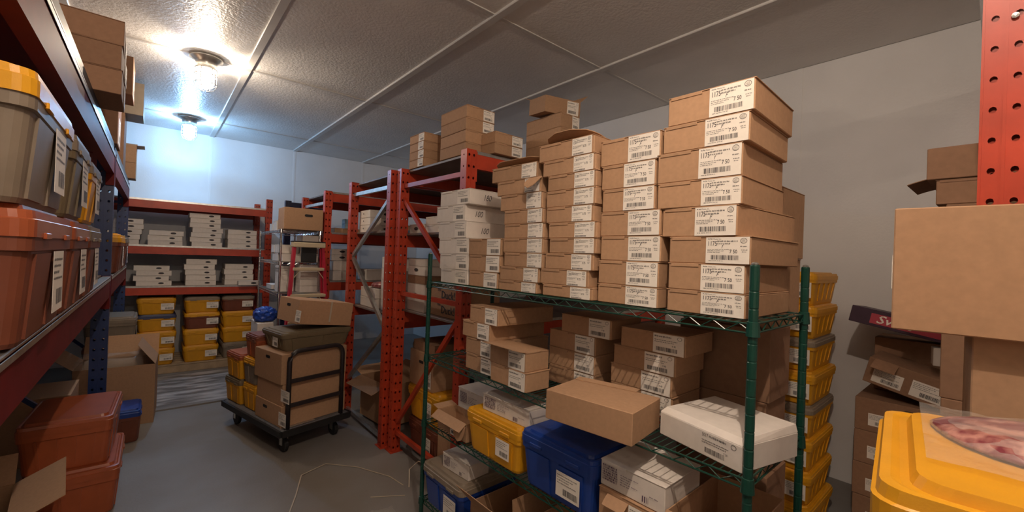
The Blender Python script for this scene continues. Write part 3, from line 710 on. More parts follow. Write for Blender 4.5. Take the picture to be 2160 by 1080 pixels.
# rack behind the green shelf: upper and lower deck
o = lbox('flat white carton with dark logo behind the red diagonal brace', 1.70, 3.16, 3.40, 1.877, 1.955, 0.3, m=Wc); logo(o, -0.15)
for k in range(2): lbox('white carton at the near end of the rack upper deck, ' + nth(k, 2), 1.70, 2.80, 3.12, 1.877 + k * .065, 1.942 + k * .065, 0.3, 'tote', Wc, 'white cartons on the rack upper deck', i=k)
for k, (z0, z1, mm) in enumerate(((1.222, 1.45, Wc), (1.451, 1.52, 'kraft_dark'), (1.521, 1.60, Wc), (1.601, 1.66, Wc))):
    o = lbox('carton behind the red uprights on the lower rack deck, ' + nth(k, 4), 1.70, 3.10, 3.40, z0, z1, 0.35, m=mm, group='cartons on the lower rack deck', rot=rj.uniform(-1, 1))
    if k in (0, 2): logo(o, -0.175, 0, (z1 - z0) * .6)
for k in range(2):
    o = lbox('kraft carton printed Duck on the lower rack deck, ' + nth(k, 2), 1.72, 2.56, 3.06, 1.222 + k * 0.115, 1.336 + k * .115, 0.34, m='kraft', group='duck cartons')
    p = Print(); p.text('Duck!', 0, 0, 0.085, 0.95, 0, 0.012); p.text('the', -0.055, 0.055, 0.035, 1, 0, .01); q = obj('lettering', p.mesh('lettering'), o); q.location = (-0.05, -0.1735, 0.028)
lbox('small white carton beside the duck cartons behind the green post', 1.72, 2.60, 2.86, 1.453, 1.56, 0.3, m=Wc)
# rack floor level behind the green shelf
tote('brown tote on the floor under the yellow tote behind the red upright', (1.93, 3.12, 0.015), (0.50, 0.40, 0.30), R(-90), 'brown_plastic', 'brown_plastic', stick=[('front', 0.05, 0.06, 0.10, 0.14)])
tote('yellow tote under a kraft carton behind the red upright', (1.93, 3.12, 0.317), (0.52, 0.42, 0.27), R(-90), stick=[('front', 0.06, 0.05, 0.10, 0.14)])
o = lbox('kraft carton with hand hole on the yellow tote behind the red upright', 1.74, 2.98, 3.38, 0.588, 0.88, 0.36, lid=False, m='kraft'); hand_hole(o, 0.0, 0.21, -0.18); sticker(o, 'tote', 0.10, 0.02, 0.07, 0.14, -0.181)
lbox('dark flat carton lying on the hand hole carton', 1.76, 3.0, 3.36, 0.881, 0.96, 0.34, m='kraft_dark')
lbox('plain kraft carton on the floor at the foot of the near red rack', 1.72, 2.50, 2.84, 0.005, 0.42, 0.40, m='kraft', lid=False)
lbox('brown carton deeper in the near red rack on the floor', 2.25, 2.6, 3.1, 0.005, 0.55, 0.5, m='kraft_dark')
# rack behind the trolley
for k in range(3):
    o = fbox('white logo carton on the upper deck behind the silver brace, ' + nth(k, 3), 1.66, 1.95, 4.20, 1.907 + k * .076, 1.982 + k * .076, 0.28, m=Wc, group='white logo cartons', rot=rj.uniform(-1, 1)); logo(o, -0.14, 0.03)
    q = obj('logo_print', PR['logo'][0], o); q.scale = (.3, 1, .5); q.location = (-0.1478, 0.03, 0.04); q.rotation_euler = (0, 0, R(-90))
fbox('small kraft carton beside the white logo cartons', 1.97, 2.3, 4.0, 1.907, 1.99, 0.25, m='kraft')
for k in range(5):
    lbox('white carton in the tall stack hidden behind the double red uprights, ' + nth(k, 5), 1.70, 3.66, 3.96, 1.147 + k * .103, 1.249 + k * .103, 0.34, m=Wc, group='stacked white cartons behind the uprights', rot=rj.uniform(-1.5, 1.5))
for k in range(2):
    lbox('white carton under the wrapped meat on the lower deck, ' + nth(k, 2), 1.68, 4.03, 4.44, 1.147 + k * .098, 1.243 + k * .098, 0.34, m=Wc, group='white cartons under the meat', rot=rj.uniform(-2, 2))
mm = MB().lathe([(0.01, 0), (0.085, 0.005), (0.10, 0.025), (0.08, 0.05), (0.03, 0.062), (0.005, 0.062)], 18).build('wrapped_meat', 'meat', None, True); mm.location = (1.80, 4.16, 1.344); mm.scale = (1.1, 1.5, 1); tag(mm, 'pink wrapped meat bundle on white cartons in the rack', 'meat')
o = open_carton('kraft carton with open flaps on the floor under the silver braced rack', (1.90, 4.10, 0.03), (0.52, 0.38, 0.40), R(-84), flaps=((0, -20), (2, 30), (3, 15)))
tote('dark navy tote on the floor at the back of the silver braced rack', (2.55, 4.10, 0.01), (0.60, 0.42, 0.36), R(-90), 'steel_blue_lid', 'steel_blue_lid')
tote('dark navy tote stacked in shade inside the silver braced rack', (2.50, 4.10, 0.372), (0.60, 0.42, 0.36), R(-86), 'steel_blue_lid', 'grey_plastic')
# far right rack
R3L = 1.337
for k in range(2):
    fbox('long white carton on the lower deck past the stepladder, ' + nth(k, 2), 1.70, 1.99, 5.42, R3L + k * .122, R3L + .12 + k * .122, 0.3, m=Wc, group='white cartons past the stepladder')
for k in range(2):
    o = fbox('shaded grey-white logo carton above the long white cartons, ' + nth(k, 2), 1.70, 1.96, 5.50, R3L + .245 + k * .075, R3L + .318 + k * .075, 0.3, m=Wc, group='logo cartons past the stepladder'); logo(o, -.15)
fbox('flat kraft carton on the upper deck of the far right rack', 1.70, 2.05, 5.42, 1.927, 1.99, 0.3, m='kraft')
for k in range(2):
    fbox('small blue-white box on the flat kraft carton, ' + nth(k, 2), 1.83, 1.95, 5.44, 1.991 + k * .06, 2.05 + k * .06, 0.12, m='blue_glove_box', group='small blue boxes')
fbox('white carton on the lower deck of the far rack seen between the braces', 2.12, 2.5, 5.42, R3L, R3L + .14, 0.3, m=Wc)

# ------------------------------------------------------------------ back wall rack: white cartons and totes
def wpile(where, n_, x0, x1, z0, y=7.20, h=0.0655, d=0.34, jit=0.012):
    for k in range(n_):
        dx = rj.uniform(-jit, jit)
        o = fbox('flat white logo carton, %s, %s' % (where, nth(k, n_)), x0 + dx, x1 + dx, y + rj.uniform(0, .012), z0 + k * h, z0 + (k + 1) * h - .0005, d, m=Wc, group='flat white cartons on the back rack')
        logo(o, -d / 2, 0.07, 0.034, 0.85)
Z2, Z1 = 1.692, 1.162
wpile('upper shelf, first pile from left', 5, -0.50, -0.12, Z2, jit=0.03)
wpile('upper shelf, three-high pile', 3, -0.06, 0.295, Z2)
wpile('upper shelf, tallest pile', 7, 0.375, 0.72, Z2, jit=0.02)
wpile('upper shelf, pile by right post', 4, 0.80, 1.155, Z2)
wpile('lower shelf, left pile', 4, -0.175, 0.18, Z1, jit=0.02)
wpile('lower shelf, middle pile', 5, 0.33, 0.67, Z1, h=0.072)
wpile('lower shelf, right pile', 4, 0.78, 1.13, Z1, y=7.235, h=0.075)
o = fbox('single flat white carton lying askew in front of the right pile', 0.93, 1.20, 7.06, Z1 + .005, Z1 + .065, 0.13, m=Wc); logo(o, -.065, .05, .03)
TB = 0.1175
pal = empty('wooden_pallet', 'low tan wooden pallet carrying the totes under the back rack', 'pallet', (0.0, 7.24, 0), 0)
for k in range(6): MB().cbox(-0.55, 1.22, -0.06 + k * .14, 0.05 + k * .14, 0.098, 0.116, .003).build('board', 'pallet_wood', pal)
for y in (-0.055, 0.31, 0.66): MB().cbox(-0.55, 1.22, y, y + .035, 0.001, 0.097, .003).build('stringer', 'pallet_wood', pal)
cols = [('left', -0.14, [('yellow_plastic', 'yellow_plastic'), ('yellow_plastic', 'yellow_plastic'), ('yellow_plastic', 'steel_blue_lid'), ('yellow_plastic', 'yellow_plastic')]),
        ('middle', 0.345, [('yellow_plastic', 'yellow_plastic'), ('yellow_plastic', 'yellow_plastic'), ('brown_plastic', 'yellow_plastic'), ('yellow_plastic', 'grey_plastic')]),
        ('right', 0.77, [('grey_plastic', 'grey_plastic'), ('yellow_plastic', 'yellow_plastic'), ('yellow_plastic', 'yellow_plastic'), ('brown_plastic', 'grey_plastic')])]
CN = {'yellow_plastic': 'yellow', 'brown_plastic': 'brown', 'grey_plastic': 'grey', 'steel_blue_lid': 'blue-grey'}
for nm, x0, ts in cols:
    for k, (b_, l_) in enumerate(ts):
        tote('%s tote with %s lid in the %s column under the back rack, %s' % (CN[b_], CN[l_], nm, nth(k, 4)), (x0 + .20 + rj.uniform(-.008, .008), 7.44, TB + k * 0.223), (0.405, 0.52, 0.222), rj.uniform(-.02, .02), b_, l_, 'totes under the back rack', stick=[('front', 0.045, 0.06, 0.135, 0.085, k)])

# ------------------------------------------------------------------ chrome wire shelving, stepladder
wire_shelving('chrome wire shelving unit at the end of the aisle', (1.10, 6.57, 0), R(-90), 1.20, 0.42, 1.925, [0.30, 1.19, 1.555, 1.925], 'chrome', pr=0.012)
o = carton('kraft carton with hand hole on the chrome wire shelving top', (1.33, 5.50, 1.9345), (0.42, 0.30, 0.25), R(0), 'kraft', lid=False); hand_hole(o, 0.05, 0.17, -0.15, 0.09, 0.03)
for k, y in enumerate((6.05, 5.82)):
    lbox('small white box on the chrome shelf top behind the kraft carton, ' + ('far one', 'near one')[k], 1.14, y, y + .18, 1.927, 2.02 + .03 * k, 0.16, m=Wc, group='small white boxes on the chrome shelf top')
for k in range(6):
    y = 5.50 + 0.19 * (k % 3) + (0.03 if k > 2 else 0)
    z = 1.557 + 0.10 * (k // 3)
    lbox('white box on the middle chrome shelf, %s row, %s' % (('lower', 'upper')[k // 3], ('near end', 'middle', 'far end')[k % 3]), 1.13 + rj.uniform(0, .02), y, y + .17, z, z + .098, 0.20, m=Wc, group='white boxes on the middle chrome shelf')
for k in range(4):
    lbox('pale carton at the near end of the middle chrome shelf, ' + nth(k, 4), 1.34, 5.42, 5.48 + .22, 1.557 + k * .08, 1.636 + k * .08, 0.18, m='white_card', group='pale cartons at the near end of the middle chrome shelf')
for k in range(4):
    lbox('pale carton on the lower chrome shelf, ' + nth(k, 4), 1.33, 5.42, 5.75, 1.192 + k * .082, 1.273 + k * .082, 0.20, m='white_card', group='pale cartons on the lower chrome shelf')
lbox('tall white box standing on the lower chrome shelf', 1.14, 5.62, 5.80, 1.192, 1.50, 0.17, m=Wc, lid=False)
lbox('flat white packet at the far end of the lower chrome shelf', 1.14, 6.0, 6.3, 1.192, 1.25, 0.2, m=Wc)
bg = bmesh.new(); bmesh.ops.create_icosphere(bg, subdivisions=4, radius=0.13)
rb = random.Random(3)
for v in bg.verts:
    n_ = math.sin(v.co.x * 60 + 1) * math.sin(v.co.y * 55 + 2) * math.cos(v.co.z * 70); v.co *= 1 + 0.13 * n_ + rb.uniform(-.03, .03); v.co.z = max(v.co.z * 0.75, -0.07)
me = bpy.data.meshes.new('bag'); bg.to_mesh(me); bg.free(); me.materials.append(MATS['bag_blue'])
o = obj('plastic_bag', me); tag(o, 'crumpled bright blue plastic bag beside the chrome shelving', 'bag'); o.location = (1.035, 5.72, 0.915)
lbox('pale carton under the blue plastic bag', 0.93, 5.55, 5.95, 0.60, 0.838, 0.165, m=Wc, lid=False)
lbox('kraft carton at the base of the pile under the blue bag', 0.92, 5.53, 5.97, 0.001, 0.30, 0.17, m='kraft', lid=False)
lbox('grey-white carton in the middle of the pile under the blue bag', 0.92, 5.52, 5.97, 0.301, 0.599, 0.17, m=Wc, lid=False)

ld_ = empty('stepladder', 'red fibreglass stepladder with cream steps in front of the chrome shelving', 'ladder', (1.355, 5.215, 0), R(0))
Wt, Wb, Ht = 0.15, 0.27, 1.74
for s in (-1, 1):
    MB().bar((s * Wb, -0.10, 0.0), (s * Wt, 0.0, Ht), 0.030, 0.07, (0, 1, 0)).build('rail', 'ladder_red', ld_)
    MB().bar((s * (Wb - .03), 0.075, 0.0), (s * (Wt - .01), 0.03, Ht - .02), 0.028, 0.04, (0, 1, 0)).build('rear_leg', 'ladder_red', ld_)
for k, z in enumerate((0.30, 0.60, 0.90, 1.20, 1.50)):
    f_ = z / Ht; hw = Wb + (Wt - Wb) * f_; y = -0.10 + 0.10 * f_
    st = MB().cbox(-hw, hw, y - .045, y + .045, z - .035, z, .004).build('step', 'ladder_cream', ld_)
    for s in (-1, 1): MB().bar((s * hw, y - .03, z - .13), (s * (hw - .07), y - .03, z - .034), 0.006, 0.022, (0, 1, 0)).build('step_brace', 'ladder_cream', st)
MB().cbox(-Wt - .02, Wt + .02, -.06, .07, Ht - 0.01, Ht + 0.045, .006).build('top_cap', 'ladder_cream', ld_)
MB().cbox(-Wt - .022, Wt + .022, -.05, .09, Ht + 0.045, Ht + 0.06, .003).build('cap_tray', 'black_steel', ld_)
for z in (0.6, 1.2): MB().bar((-Wb * .7, 0.075 - .045 * z / Ht, z), (Wb * .7, 0.075 - .045 * z / Ht, z), 0.02, 0.03).build('rear_rail', 'galvanised', ld_)
lbox('black electronic unit on the chrome shelf behind the stepladder', 1.325, 5.378, 5.41, 1.558, 1.75, 0.165, m='black_rubber', lid=False)
nv = empty('rack_frame', 'dark navy perforated rack upright standing behind the chrome shelving', 'rack', (1.50, 6.95, 0), 0)
add_post(nv, 0, 0, 2.42, 'navy_paint'); add_post(nv, 0.30, 0, 2.42, 'navy_paint')
MB().box(-0.02, 0.62, -0.03, 0.03, 2.25, 2.40).build('crossbar', 'navy_paint', nv)

# ------------------------------------------------------------------ loaded platform trolley
CR = R(14.0)
tr = empty('platform_trolley', 'black platform trolley piled with cartons and yellow totes', 'trolley', (0.835, 3.79, 0), CR)
MB().cbox(0, 0.61, 0, 1.14, 0.165, 0.225, 0.012).build('deck', 'deck_grey', tr)
bp = MB(); 
for a, b in (((-.008, 0), (-.008, 1.14)), ((.618, 0), (.618, 1.14)), ((0, -.008), (.61, -.008)), ((0, 1.148), (.61, 1.148))): bp.bar((*a, .195), (*b, .195), .02, .05)
bp.build('bumper', 'black_rubber', tr)
MB().box(0.012, 0.30, 0.03, 0.06, 0.2252, 0.228).build('edge_strip', 'galvanised', tr)
for x in (0.08, 0.53):
    for y in (0.12, 1.02):
        c = empty('x', '', '', (0, 0, 0)); bpy.data.objects.remove(c)
        wv = MB().lathe([(0.02, -.016), (0.058, -.016), (0.064, -.010), (0.064, .010), (0.058, .016), (0.02, .016)], 20).build('caster_wheel', 'black_rubber', tr); wv.location = (x, y, 0.0645); wv.rotation_euler = (0, R(90), 0)
        fk = MB(); fk.box(-.026, -.020, -.02, .02, .06, .165); fk.box(.020, .026, -.02, .02, .06, .165); fk.box(-.04, .04, -.05, .05, .157, .166); fk = fk.build('caster_fork', 'galvanised', tr); fk.location = (x, y, 0)
h = MB(); xa, xb, zt = 0.055, 0.535, 0.855
pts = [(xa, 0.02, .22)] + [(xa, 0.02, zt - .08)] + [(xa + .08 * (1 - math.cos(t)), 0.02, zt - .08 + .08 * math.sin(t)) for t in (R(22), R(45), R(68), R(90))]
pts += [(xb - .08 * (1 - math.cos(t)), 0.02, zt - .08 + .08 * math.sin(t)) for t in (R(90), R(68), R(45), R(22))] + [(xb, 0.02, zt - .08), (xb, 0.02, .22)]
h.tube(pts, 0.019, 12); h.build('handle', 'black_steel', tr, True)
for z in (0.41, 0.61): MB().bar((xa, 0.02, z), (xb, 0.02, z), 0.016, 0.032).build('handle_crossbar', 'black_steel', tr)
def tp(x, y, z): c, s = math.cos(CR), math.sin(CR); return (0.835 + x * c - y * s, 3.79 + x * s + y * c, z)
def tbox(label, x0, x1, y0, y1, z0, z1, m='kraft', rot=0.0, **kw):
    return carton(label, tp((x0 + x1) / 2, (y0 + y1) / 2, z0), (x1 - x0, y1 - y0, z1 - z0), CR + R(rot), m, 'cartons on the trolley', lid=False, **kw)
o = tbox('lowest brown carton on the trolley against its handle', 0.02, 0.60, 0.06, 0.52, 0.2265, 0.40); hand_hole(o, 0.05, 0.12, 0.29, side='left'); sticker(o, 'tote', -0.19, .02, .12, .11, 0.29, 0, 'left')
o = tbox('second brown carton from the bottom on the trolley', 0.03, 0.60, 0.07, 0.52, 0.401, 0.58, 'kraft'); sticker(o, 'tote', -0.2, .04, .14, .10, 0.285, 1, 'left')
o = tbox('third brown carton with hand hole on the trolley', 0.01, 0.60, 0.06, 0.54, 0.581, 0.83, 'kraft'); hand_hole(o, 0.0, 0.20, 0.295, side='left')
tote('olive grey tote on the trolley under the strapped carton', tp(0.37, 0.33, 0.831), (0.64, 0.44, 0.165), CR + R(-3), 'olive_plastic', 'olive_plastic', stick=[('left', -0.02, 0.03, 0.10, 0.11)])
sc = carton('tilted kraft carton with white strap on top of the trolley pile', tp(0.42, 0.32, 1.025), (0.50, 0.42, 0.21), 0, 'kraft', lid=False)
sc.rotation_euler = (R(0), R(7), CR - R(5)); sc.location.z = 1.03
hand_hole(sc, 0.0, 0.15, 0.25, side='left'); sticker(sc, 'tote', -0.17, .02, .10, .10, 0.25, 0, 'left')
s_ = MB(); s_.box(0.03, 0.045, -.2125, .2125, .2105, .2122); s_.box(0.03, 0.045, -.2127, -.2105, .03, .2122); s_.build('strap', 'strap', sc)
TS = (0.34, 0.27, 0.235)
tote('yellow tote at the far left trolley corner under the orange lidded one', tp(0.155, 1.02, 0.2265), TS, CR + R(90), 'yellow_plastic', 'olive_plastic')
tote('yellow tote with red-brown lid at the far left trolley corner', tp(0.155, 1.02, 0.463), TS, CR + R(88), 'yellow_plastic', 'orange_plastic')
tote('yellow tote with yellow lid low on the trolley beside the cartons', tp(0.17, 0.70, 0.2265), (0.255, 0.27, 0.235), CR + R(90))
tote('grey tote with yellow lid in the middle of the trolley', tp(0.17, 0.70, 0.463), (0.255, 0.28, 0.235), CR + R(90), 'grey_plastic', 'yellow_plastic')
tote('orange-brown tote on the yellow lidded totes of the trolley', tp(0.18, 0.71, 0.700), (0.28, 0.27, 0.21), CR + R(86), 'orange_plastic', 'brown_plastic')
tbox('plain brown carton at the far right of the trolley', 0.33, 0.61, 0.56, 0.98, 0.2265, 0.60)
tbox('plain brown carton stacked at the far right of the trolley', 0.33, 0.61, 0.56, 0.96, 0.601, 0.83)

# ------------------------------------------------------------------ left rack contents
LZ = 1.451
def ltote(label, y0, y1, z, body, lid, H_=0.33, xr=-0.205, W_=0.45, st=True, i=0, rot=0):
    return tote(label, (xr - W_ / 2, (y0 + y1) / 2, z), (y1 - y0, W_, H_), R(90 + rot), body, lid, 'totes on the left rack', stick=[('front', -0.02, 0.05, 0.16, 0.17, i)] if st else None)
ltote('orange-brown tote on the left rack shelf, lower row nearest the camera', 1.41, 2.02, LZ, 'brown_plastic', 'orange_plastic')
ltote('orange-brown tote on the left rack shelf, lower row second', 2.05, 2.52, LZ, 'brown_plastic', 'orange_plastic', i=1)
ltote('orange-brown tote with tan lid on the left rack shelf, lower row third', 2.55, 3.03, LZ, 'brown_plastic', 'grey_plastic', i=2)
ltote('grey-brown tote with bright yellow lid, upper row nearest the camera', 1.38, 1.98, LZ + .331, 'grey_plastic', 'yellow_plastic', .305)
ltote('taped grey tote in the upper row beside a yellow tote', 2.02, 2.46, LZ + .331, 'olive_plastic', 'grey_plastic', .29, i=1)
ltote('yellow tote in the upper row beside the blue upright', 2.50, 2.94, LZ + .331, 'yellow_plastic', 'grey_plastic', .27, i=2)
ltote('brown tote with yellow lid beyond the first blue upright', 4.80, 5.40, LZ, 'brown_plastic', 'yellow_plastic', st=True)
ltote('brown tote with grey lid near the far blue upright', 5.60, 6.20, LZ, 'brown_plastic', 'grey_plastic')
for k in range(3):
    z = 2.4705 + k * .127
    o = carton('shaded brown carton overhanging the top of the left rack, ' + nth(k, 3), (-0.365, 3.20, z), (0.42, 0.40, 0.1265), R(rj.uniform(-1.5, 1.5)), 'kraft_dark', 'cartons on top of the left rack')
    sticker(o, 'tote', 0.04, 0.003, 0.12, 0.11, 0.2125, k, 'right')
for k, (z0, z1, xr) in enumerate(((2.4705, 2.87, -0.24), (2.871, 3.17, -0.165))):
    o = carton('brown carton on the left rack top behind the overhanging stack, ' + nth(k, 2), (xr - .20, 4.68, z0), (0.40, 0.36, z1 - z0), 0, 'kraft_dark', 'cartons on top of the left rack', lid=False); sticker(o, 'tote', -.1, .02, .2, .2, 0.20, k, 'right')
for k, (z0, z1, xr, mm_) in enumerate(((2.4705, 3.06, -0.27, 'kraft_dark'), (3.061, 3.40, -0.127, 'grey_plastic'))):
    carton('tall grey carton pile farthest back on the left rack top, ' + nth(k, 2), (xr - .22, 6.2, z0), (0.44, 0.40, z1 - z0), 0, mm_, 'cartons on top of the left rack', lid=False)
carton('small brown carton on the left rack top beyond the grey carton', (-0.37, 6.85, 2.4705), (0.36, 0.24, 0.19), 0, 'kraft', 'cartons on top of the left rack')
o = open_carton('small torn brown carton with loose flaps on the left rack top', (-0.37, 6.85, 2.6615), (0.36, 0.24, 0.20), 0, 'kraft', flaps=((1, 5), (2, 60)), fl=.3)

# floor in front of and under the left rack
tote('orange-brown tote standing on the floor under the glossy one', (-0.34, 3.93, 0.001), (0.64, 0.44, 0.31), R(90), 'orange_plastic', 'orange_plastic')
tote('glossy orange-brown tote on top of another on the floor at left', (-0.36, 3.95, 0.312), (0.61, 0.42, 0.31), R(88), 'orange_plastic', 'orange_plastic')
o = open_carton('kraft carton with open flaps at the lower left corner', (-0.70, 3.02, 0.001), (0.44, 0.50, 0.44), R(6), flaps=((0, 10), (1, 25), (2, 30)))
carton('flat grey-brown carton behind the floor totes under the left rack', (-0.66, 4.98, 0.001), (0.40, 0.50, 0.50), 0, 'kraft', lid=True)
tote('small dark tote with blue lid behind the orange floor totes', (-0.19, 5.0, 0.001), (0.36, 0.30, 0.28), R(90), 'brown_plastic', 'blue_plastic')
o = open_carton('large open kraft carton lined with plastic standing in the aisle', (-0.22, 5.52, 0.001), (0.56, 0.46, 0.56), R(-3), flaps=((1, 125), (2, 60), (3, 40)), fl=0.5, m='kraft')
lb = MB(); n_ = 14; rr = random.Random(5); rg = []
for zi, (k_, z_) in enumerate(((0.42, 0.42), (0.44, 0.56), (0.40, 0.63), (0.34, 0.60))):
    rg.append([(0.55 * k_ * math.copysign(abs(math.cos(a)) ** .4, math.cos(a)) + rr.uniform(-.012, .012) - .06, 0.44 * k_ * math.copysign(abs(math.sin(a)) ** .4, math.sin(a)) + rr.uniform(-.012, .012), z_ + rr.uniform(-.02, .02)) for a in [2 * math.pi * q_ / n_ for q_ in range(n_)]])
lb.loft(rg, cap=False); lb.build('plastic_liner', 'clear_film', o, True)
for k, (b_, l_, hh) in enumerate((('brown_plastic', 'grey_plastic', .30), ('brown_plastic', 'brown_plastic', .30), ('grey_plastic', 'grey_plastic', .30))):
    tote('dull tote in the stack between open carton and back rack, ' + nth(k, 3), (-0.33, 6.45, 0.001 + k * .3015), (0.55, 0.42, 0.30), R(90), b_, l_, 'dull totes in the far left stack', stick=[('front', .0, .05, .13, .1, k)])

# ------------------------------------------------------------------ behind the green shelf: yellow tote column and shaded clutter
for k in range(8):
    l_ = ('yellow_plastic', 'yellow_plastic', 'yellow_plastic', 'grey_plastic', 'yellow_plastic', 'grey_plastic', 'yellow_plastic', 'yellow_plastic')[k]
    tote('yellow tote in the tall column behind the green shelving, ' + nth(k, 8), (3.39, 0.98 + rj.uniform(-.006, .006), 0.001 + k * .2095), (0.42, 0.56, 0.209), R(-90) + rj.uniform(-.02, .02), 'yellow_plastic', l_, 'tall column of yellow totes', stick=[('front', 0.06, 0.05, 0.125, 0.095, k)])
for k in range(4):
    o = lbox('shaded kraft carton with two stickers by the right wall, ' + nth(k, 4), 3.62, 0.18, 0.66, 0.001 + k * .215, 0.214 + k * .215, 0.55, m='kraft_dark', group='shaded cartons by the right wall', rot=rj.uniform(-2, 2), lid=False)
    hand_hole(o, 0.05, 0.17, -0.275, 0.10, 0.03); sticker(o, 'tote', -0.05 - .12, 0.04, 0.11, 0.08, -0.2755, k); sticker(o, 'tote', 0.03, 0.04, 0.10, 0.08, -0.2755, k + 1)
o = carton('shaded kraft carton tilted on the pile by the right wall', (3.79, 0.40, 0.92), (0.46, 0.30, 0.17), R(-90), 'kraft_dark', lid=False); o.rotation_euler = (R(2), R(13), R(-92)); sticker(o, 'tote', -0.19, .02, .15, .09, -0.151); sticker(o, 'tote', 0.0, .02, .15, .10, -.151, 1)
flap(o, 0.12, 0.10, (-0.08, -0.15, 0.17), (R(-20), 0, R(180)), 'kraft_dark', 0.01)
tb = carton('dark purple carton with red band of lettering lying on the pile by the right wall', (3.90, 0.42, 1.285), (0.62, 0.42, 0.11), R(-88), 'purple_card', lid=False); tb.rotation_euler = (R(-4), R(10), R(-90))
MB().box(-0.20, 0.16, -0.2122, -0.2102, 0.018, 0.085).build('lettering_band', 'ink_red', tb)
p = Print(); p.text('Swift', 0.0, 0.0, 0.075, 1.2, 0.25, 0.01); q = obj('lettering', p.mesh('lettering', 'paper'), tb); q.location = (-0.17, -0.2126, 0.028)
carton('dark brown carton supporting the purple carton', (4.10, 0.42, 0.862), (0.40, 0.28, 0.37), R(-90), 'kraft_dark', lid=False)
# boxes behind the shelving unit, next to the near posts
for k in range(7):
    z = 0.001 + k * 0.29
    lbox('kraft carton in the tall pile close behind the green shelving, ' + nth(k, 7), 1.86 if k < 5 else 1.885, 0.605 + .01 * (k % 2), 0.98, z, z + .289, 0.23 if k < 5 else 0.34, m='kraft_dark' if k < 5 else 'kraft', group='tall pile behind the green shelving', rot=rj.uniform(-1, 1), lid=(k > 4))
carton('small pale carton on the shaded pile by the right wall', (3.74, 0.25, 1.13), (0.12, 0.10, 0.11), R(-80), 'white_card', lid=False)
# ------------------------------------------------------------------ right foreground
for k in range(5):
    b_, l_ = (('brown_plastic', 'yellow_plastic') if k == 4 else ('brown_plastic', 'brown_plastic'))
    tote(('bright yellow lidded brown tote carrying wrapped meat at lower right' if k == 4 else 'brown tote in the stack under the yellow lidded one, ' + nth(k, 5)), (0.919, -0.17, 0.001 + k * .29), (0.61, 0.405, 0.289), R(-82.7), b_, l_, None if k == 4 else 'brown totes under the yellow lid', stick=[('front', -0.28, 0.05, 0.12, 0.12, k)])
mz = 0.001 + 5 * .29 + 0.0005
ms = bmesh.new(); bmesh.ops.create_uvsphere(ms, u_segments=32, v_segments=16, radius=1.0); rm = random.Random(9)
for v in ms.verts:
    a = math.atan2(v.co.y, v.co.x); k_ = 1 + 0.10 * math.sin(3 * a + 1) + 0.06 * math.sin(5 * a)
    v.co.x *= 0.11 * k_; v.co.y *= 0.155 * k_; v.co.z = max(-0.0, v.co.z) * 0.022 * (1 + .25 * math.sin(7 * v.co.x * 9)) + 0.003 * (v.co.z < 0)
me = bpy.data.meshes.new('meat'); ms.to_mesh(me); ms.free(); me.materials.append(MATS['meat'])
for f_ in me.polygons: f_.use_smooth = True
pk = empty('meat_packet', 'vacuum packed slab of red meat lying on the yellow lid', 'meat', (0.935, 0.0, mz), R(7))
o = obj('meat_slab', me, pk); o.location = (0.02, -0.10, 0.002); o.rotation_euler = (0, 0, R(-25)); o.scale = (1.1, 1.15, 1.15)
fm = MB(); N_ = 18; rr = random.Random(2); gr = []
for a in range(N_ + 1):
    for b in range(N_ + 1):
        x, y = -0.16 + 0.32 * a / N_, -0.30 + 0.385 * b / N_
        d_ = ((x - .02) / .125) ** 2 + ((y + .11) / .17) ** 2
        gr.append((x + 0.02 * (b / N_), y, 0.0295 * max(0, 1 - d_) ** .5 + 0.004 + rr.uniform(0, .003)))
fm.add(gr, [(a * (N_ + 1) + b, (a + 1) * (N_ + 1) + b, (a + 1) * (N_ + 1) + b + 1, a * (N_ + 1) + b + 1) for a in range(N_) for b in range(N_)])
fm.build('film', 'clear_film', pk, True)
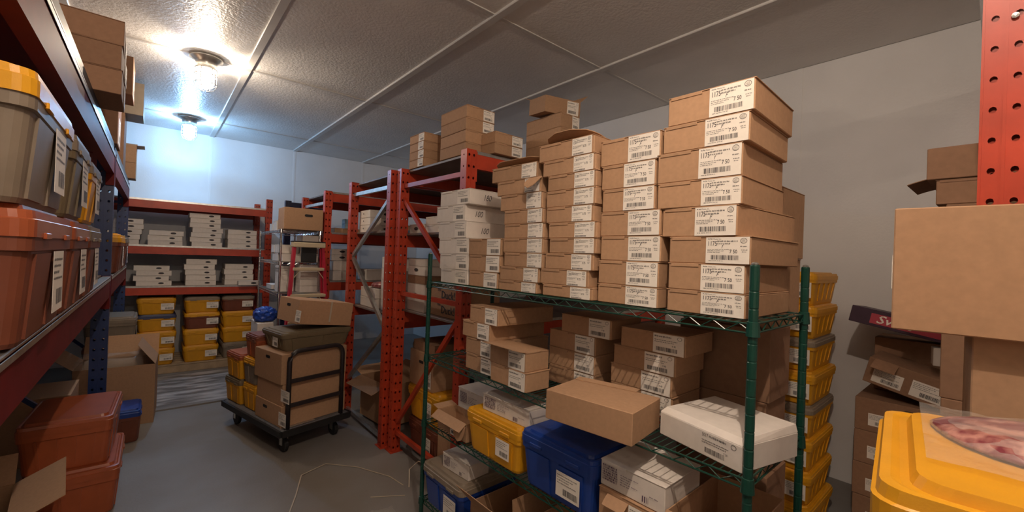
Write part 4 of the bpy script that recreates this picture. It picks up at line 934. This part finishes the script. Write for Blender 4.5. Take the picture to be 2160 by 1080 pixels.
# cartons at the red frame
BR = R(-84)
def rbox(label, x, y, w_, d_, z0, z1, m, rz=BR):
    c, s = math.cos(rz), math.sin(rz)                               # x, y = front left corner as seen from the aisle
    cx, cy = x + c * w_ / 2 - s * d_ / 2, y + s * w_ / 2 + c * d_ / 2
    return carton(label, (cx, cy, z0), (w_, d_, z1 - z0), rz, m, lid=False)
o = rbox('large plain kraft carton hanging forward by the red upright', 1.269, 0.172, 0.52, 0.22, 1.572, 1.842, 'kraft')
MB().box(-0.262, -0.2605, -0.1, -0.06, 0.09, 0.165).build('paper_tag', 'paper', o)
for k in range(5):
    rbox('kraft carton in the column under the large plain carton, ' + nth(k, 5), 1.325, 0.05, 0.38, 0.20, 0.001 + k * .314, 0.3145 + k * .314, 'kraft').__setitem__('group', 'column under the large plain carton')
for k in range(8):
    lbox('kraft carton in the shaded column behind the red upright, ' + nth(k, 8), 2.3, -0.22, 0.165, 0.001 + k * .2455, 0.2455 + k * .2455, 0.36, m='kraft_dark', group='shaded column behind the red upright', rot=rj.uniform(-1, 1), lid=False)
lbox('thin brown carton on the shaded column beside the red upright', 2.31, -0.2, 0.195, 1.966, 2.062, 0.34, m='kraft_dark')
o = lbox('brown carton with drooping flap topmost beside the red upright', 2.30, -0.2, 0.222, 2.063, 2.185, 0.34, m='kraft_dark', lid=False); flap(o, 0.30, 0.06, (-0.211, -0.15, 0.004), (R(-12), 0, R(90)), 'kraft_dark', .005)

# ------------------------------------------------------------------ strapping and film on the floor
def strap_thing(label, pts):
    mb = MB()
    for a, b in zip(pts[:-1], pts[1:]): mb.bar(a, b, 0.008, 0.0015)
    return tag(mb.build('packing_strap', 'strap'), label, 'strap')
strap_thing('pale packing strap curving across the floor before the trolley', [(0.72, 2.98, .002), (0.80, 3.16, .004), (0.90, 3.42, .006), (1.10, 3.50, .004), (1.28, 3.30, .004), (1.42, 3.02, .004), (1.45, 2.85, .002)])
strap_thing('short bright strap piece lying on the floor near the red upright', [(1.20, 2.84, .003), (1.40, 2.72, .003)])
strap_thing('thin strap standing up from the floor beside the red rack foot', [(1.47, 2.80, .002), (1.50, 2.86, .10), (1.56, 2.84, .15), (1.62, 2.70, .15)])
sh = MB(); rr = random.Random(8); N_ = 12; gr = []
for a in range(N_ + 1):
    for b in range(N_ + 1): gr.append((1.05 + .36 * a / N_ + rr.uniform(-.01, .01), 2.15 + .5 * b / N_ + rr.uniform(-.01, .01), 0.004 + rr.uniform(0, .025)))
gr = [(x - .15, y, z) for x, y, z in gr]; sh.add(gr, [(a * (N_ + 1) + b, (a + 1) * (N_ + 1) + b, (a + 1) * (N_ + 1) + b + 1, a * (N_ + 1) + b + 1) for a in range(N_) for b in range(N_)])
tag(sh.build('plastic_sheet', 'clear_film'), 'crumpled clear plastic sheet on the floor by the green shelving foot', 'plastic sheet')
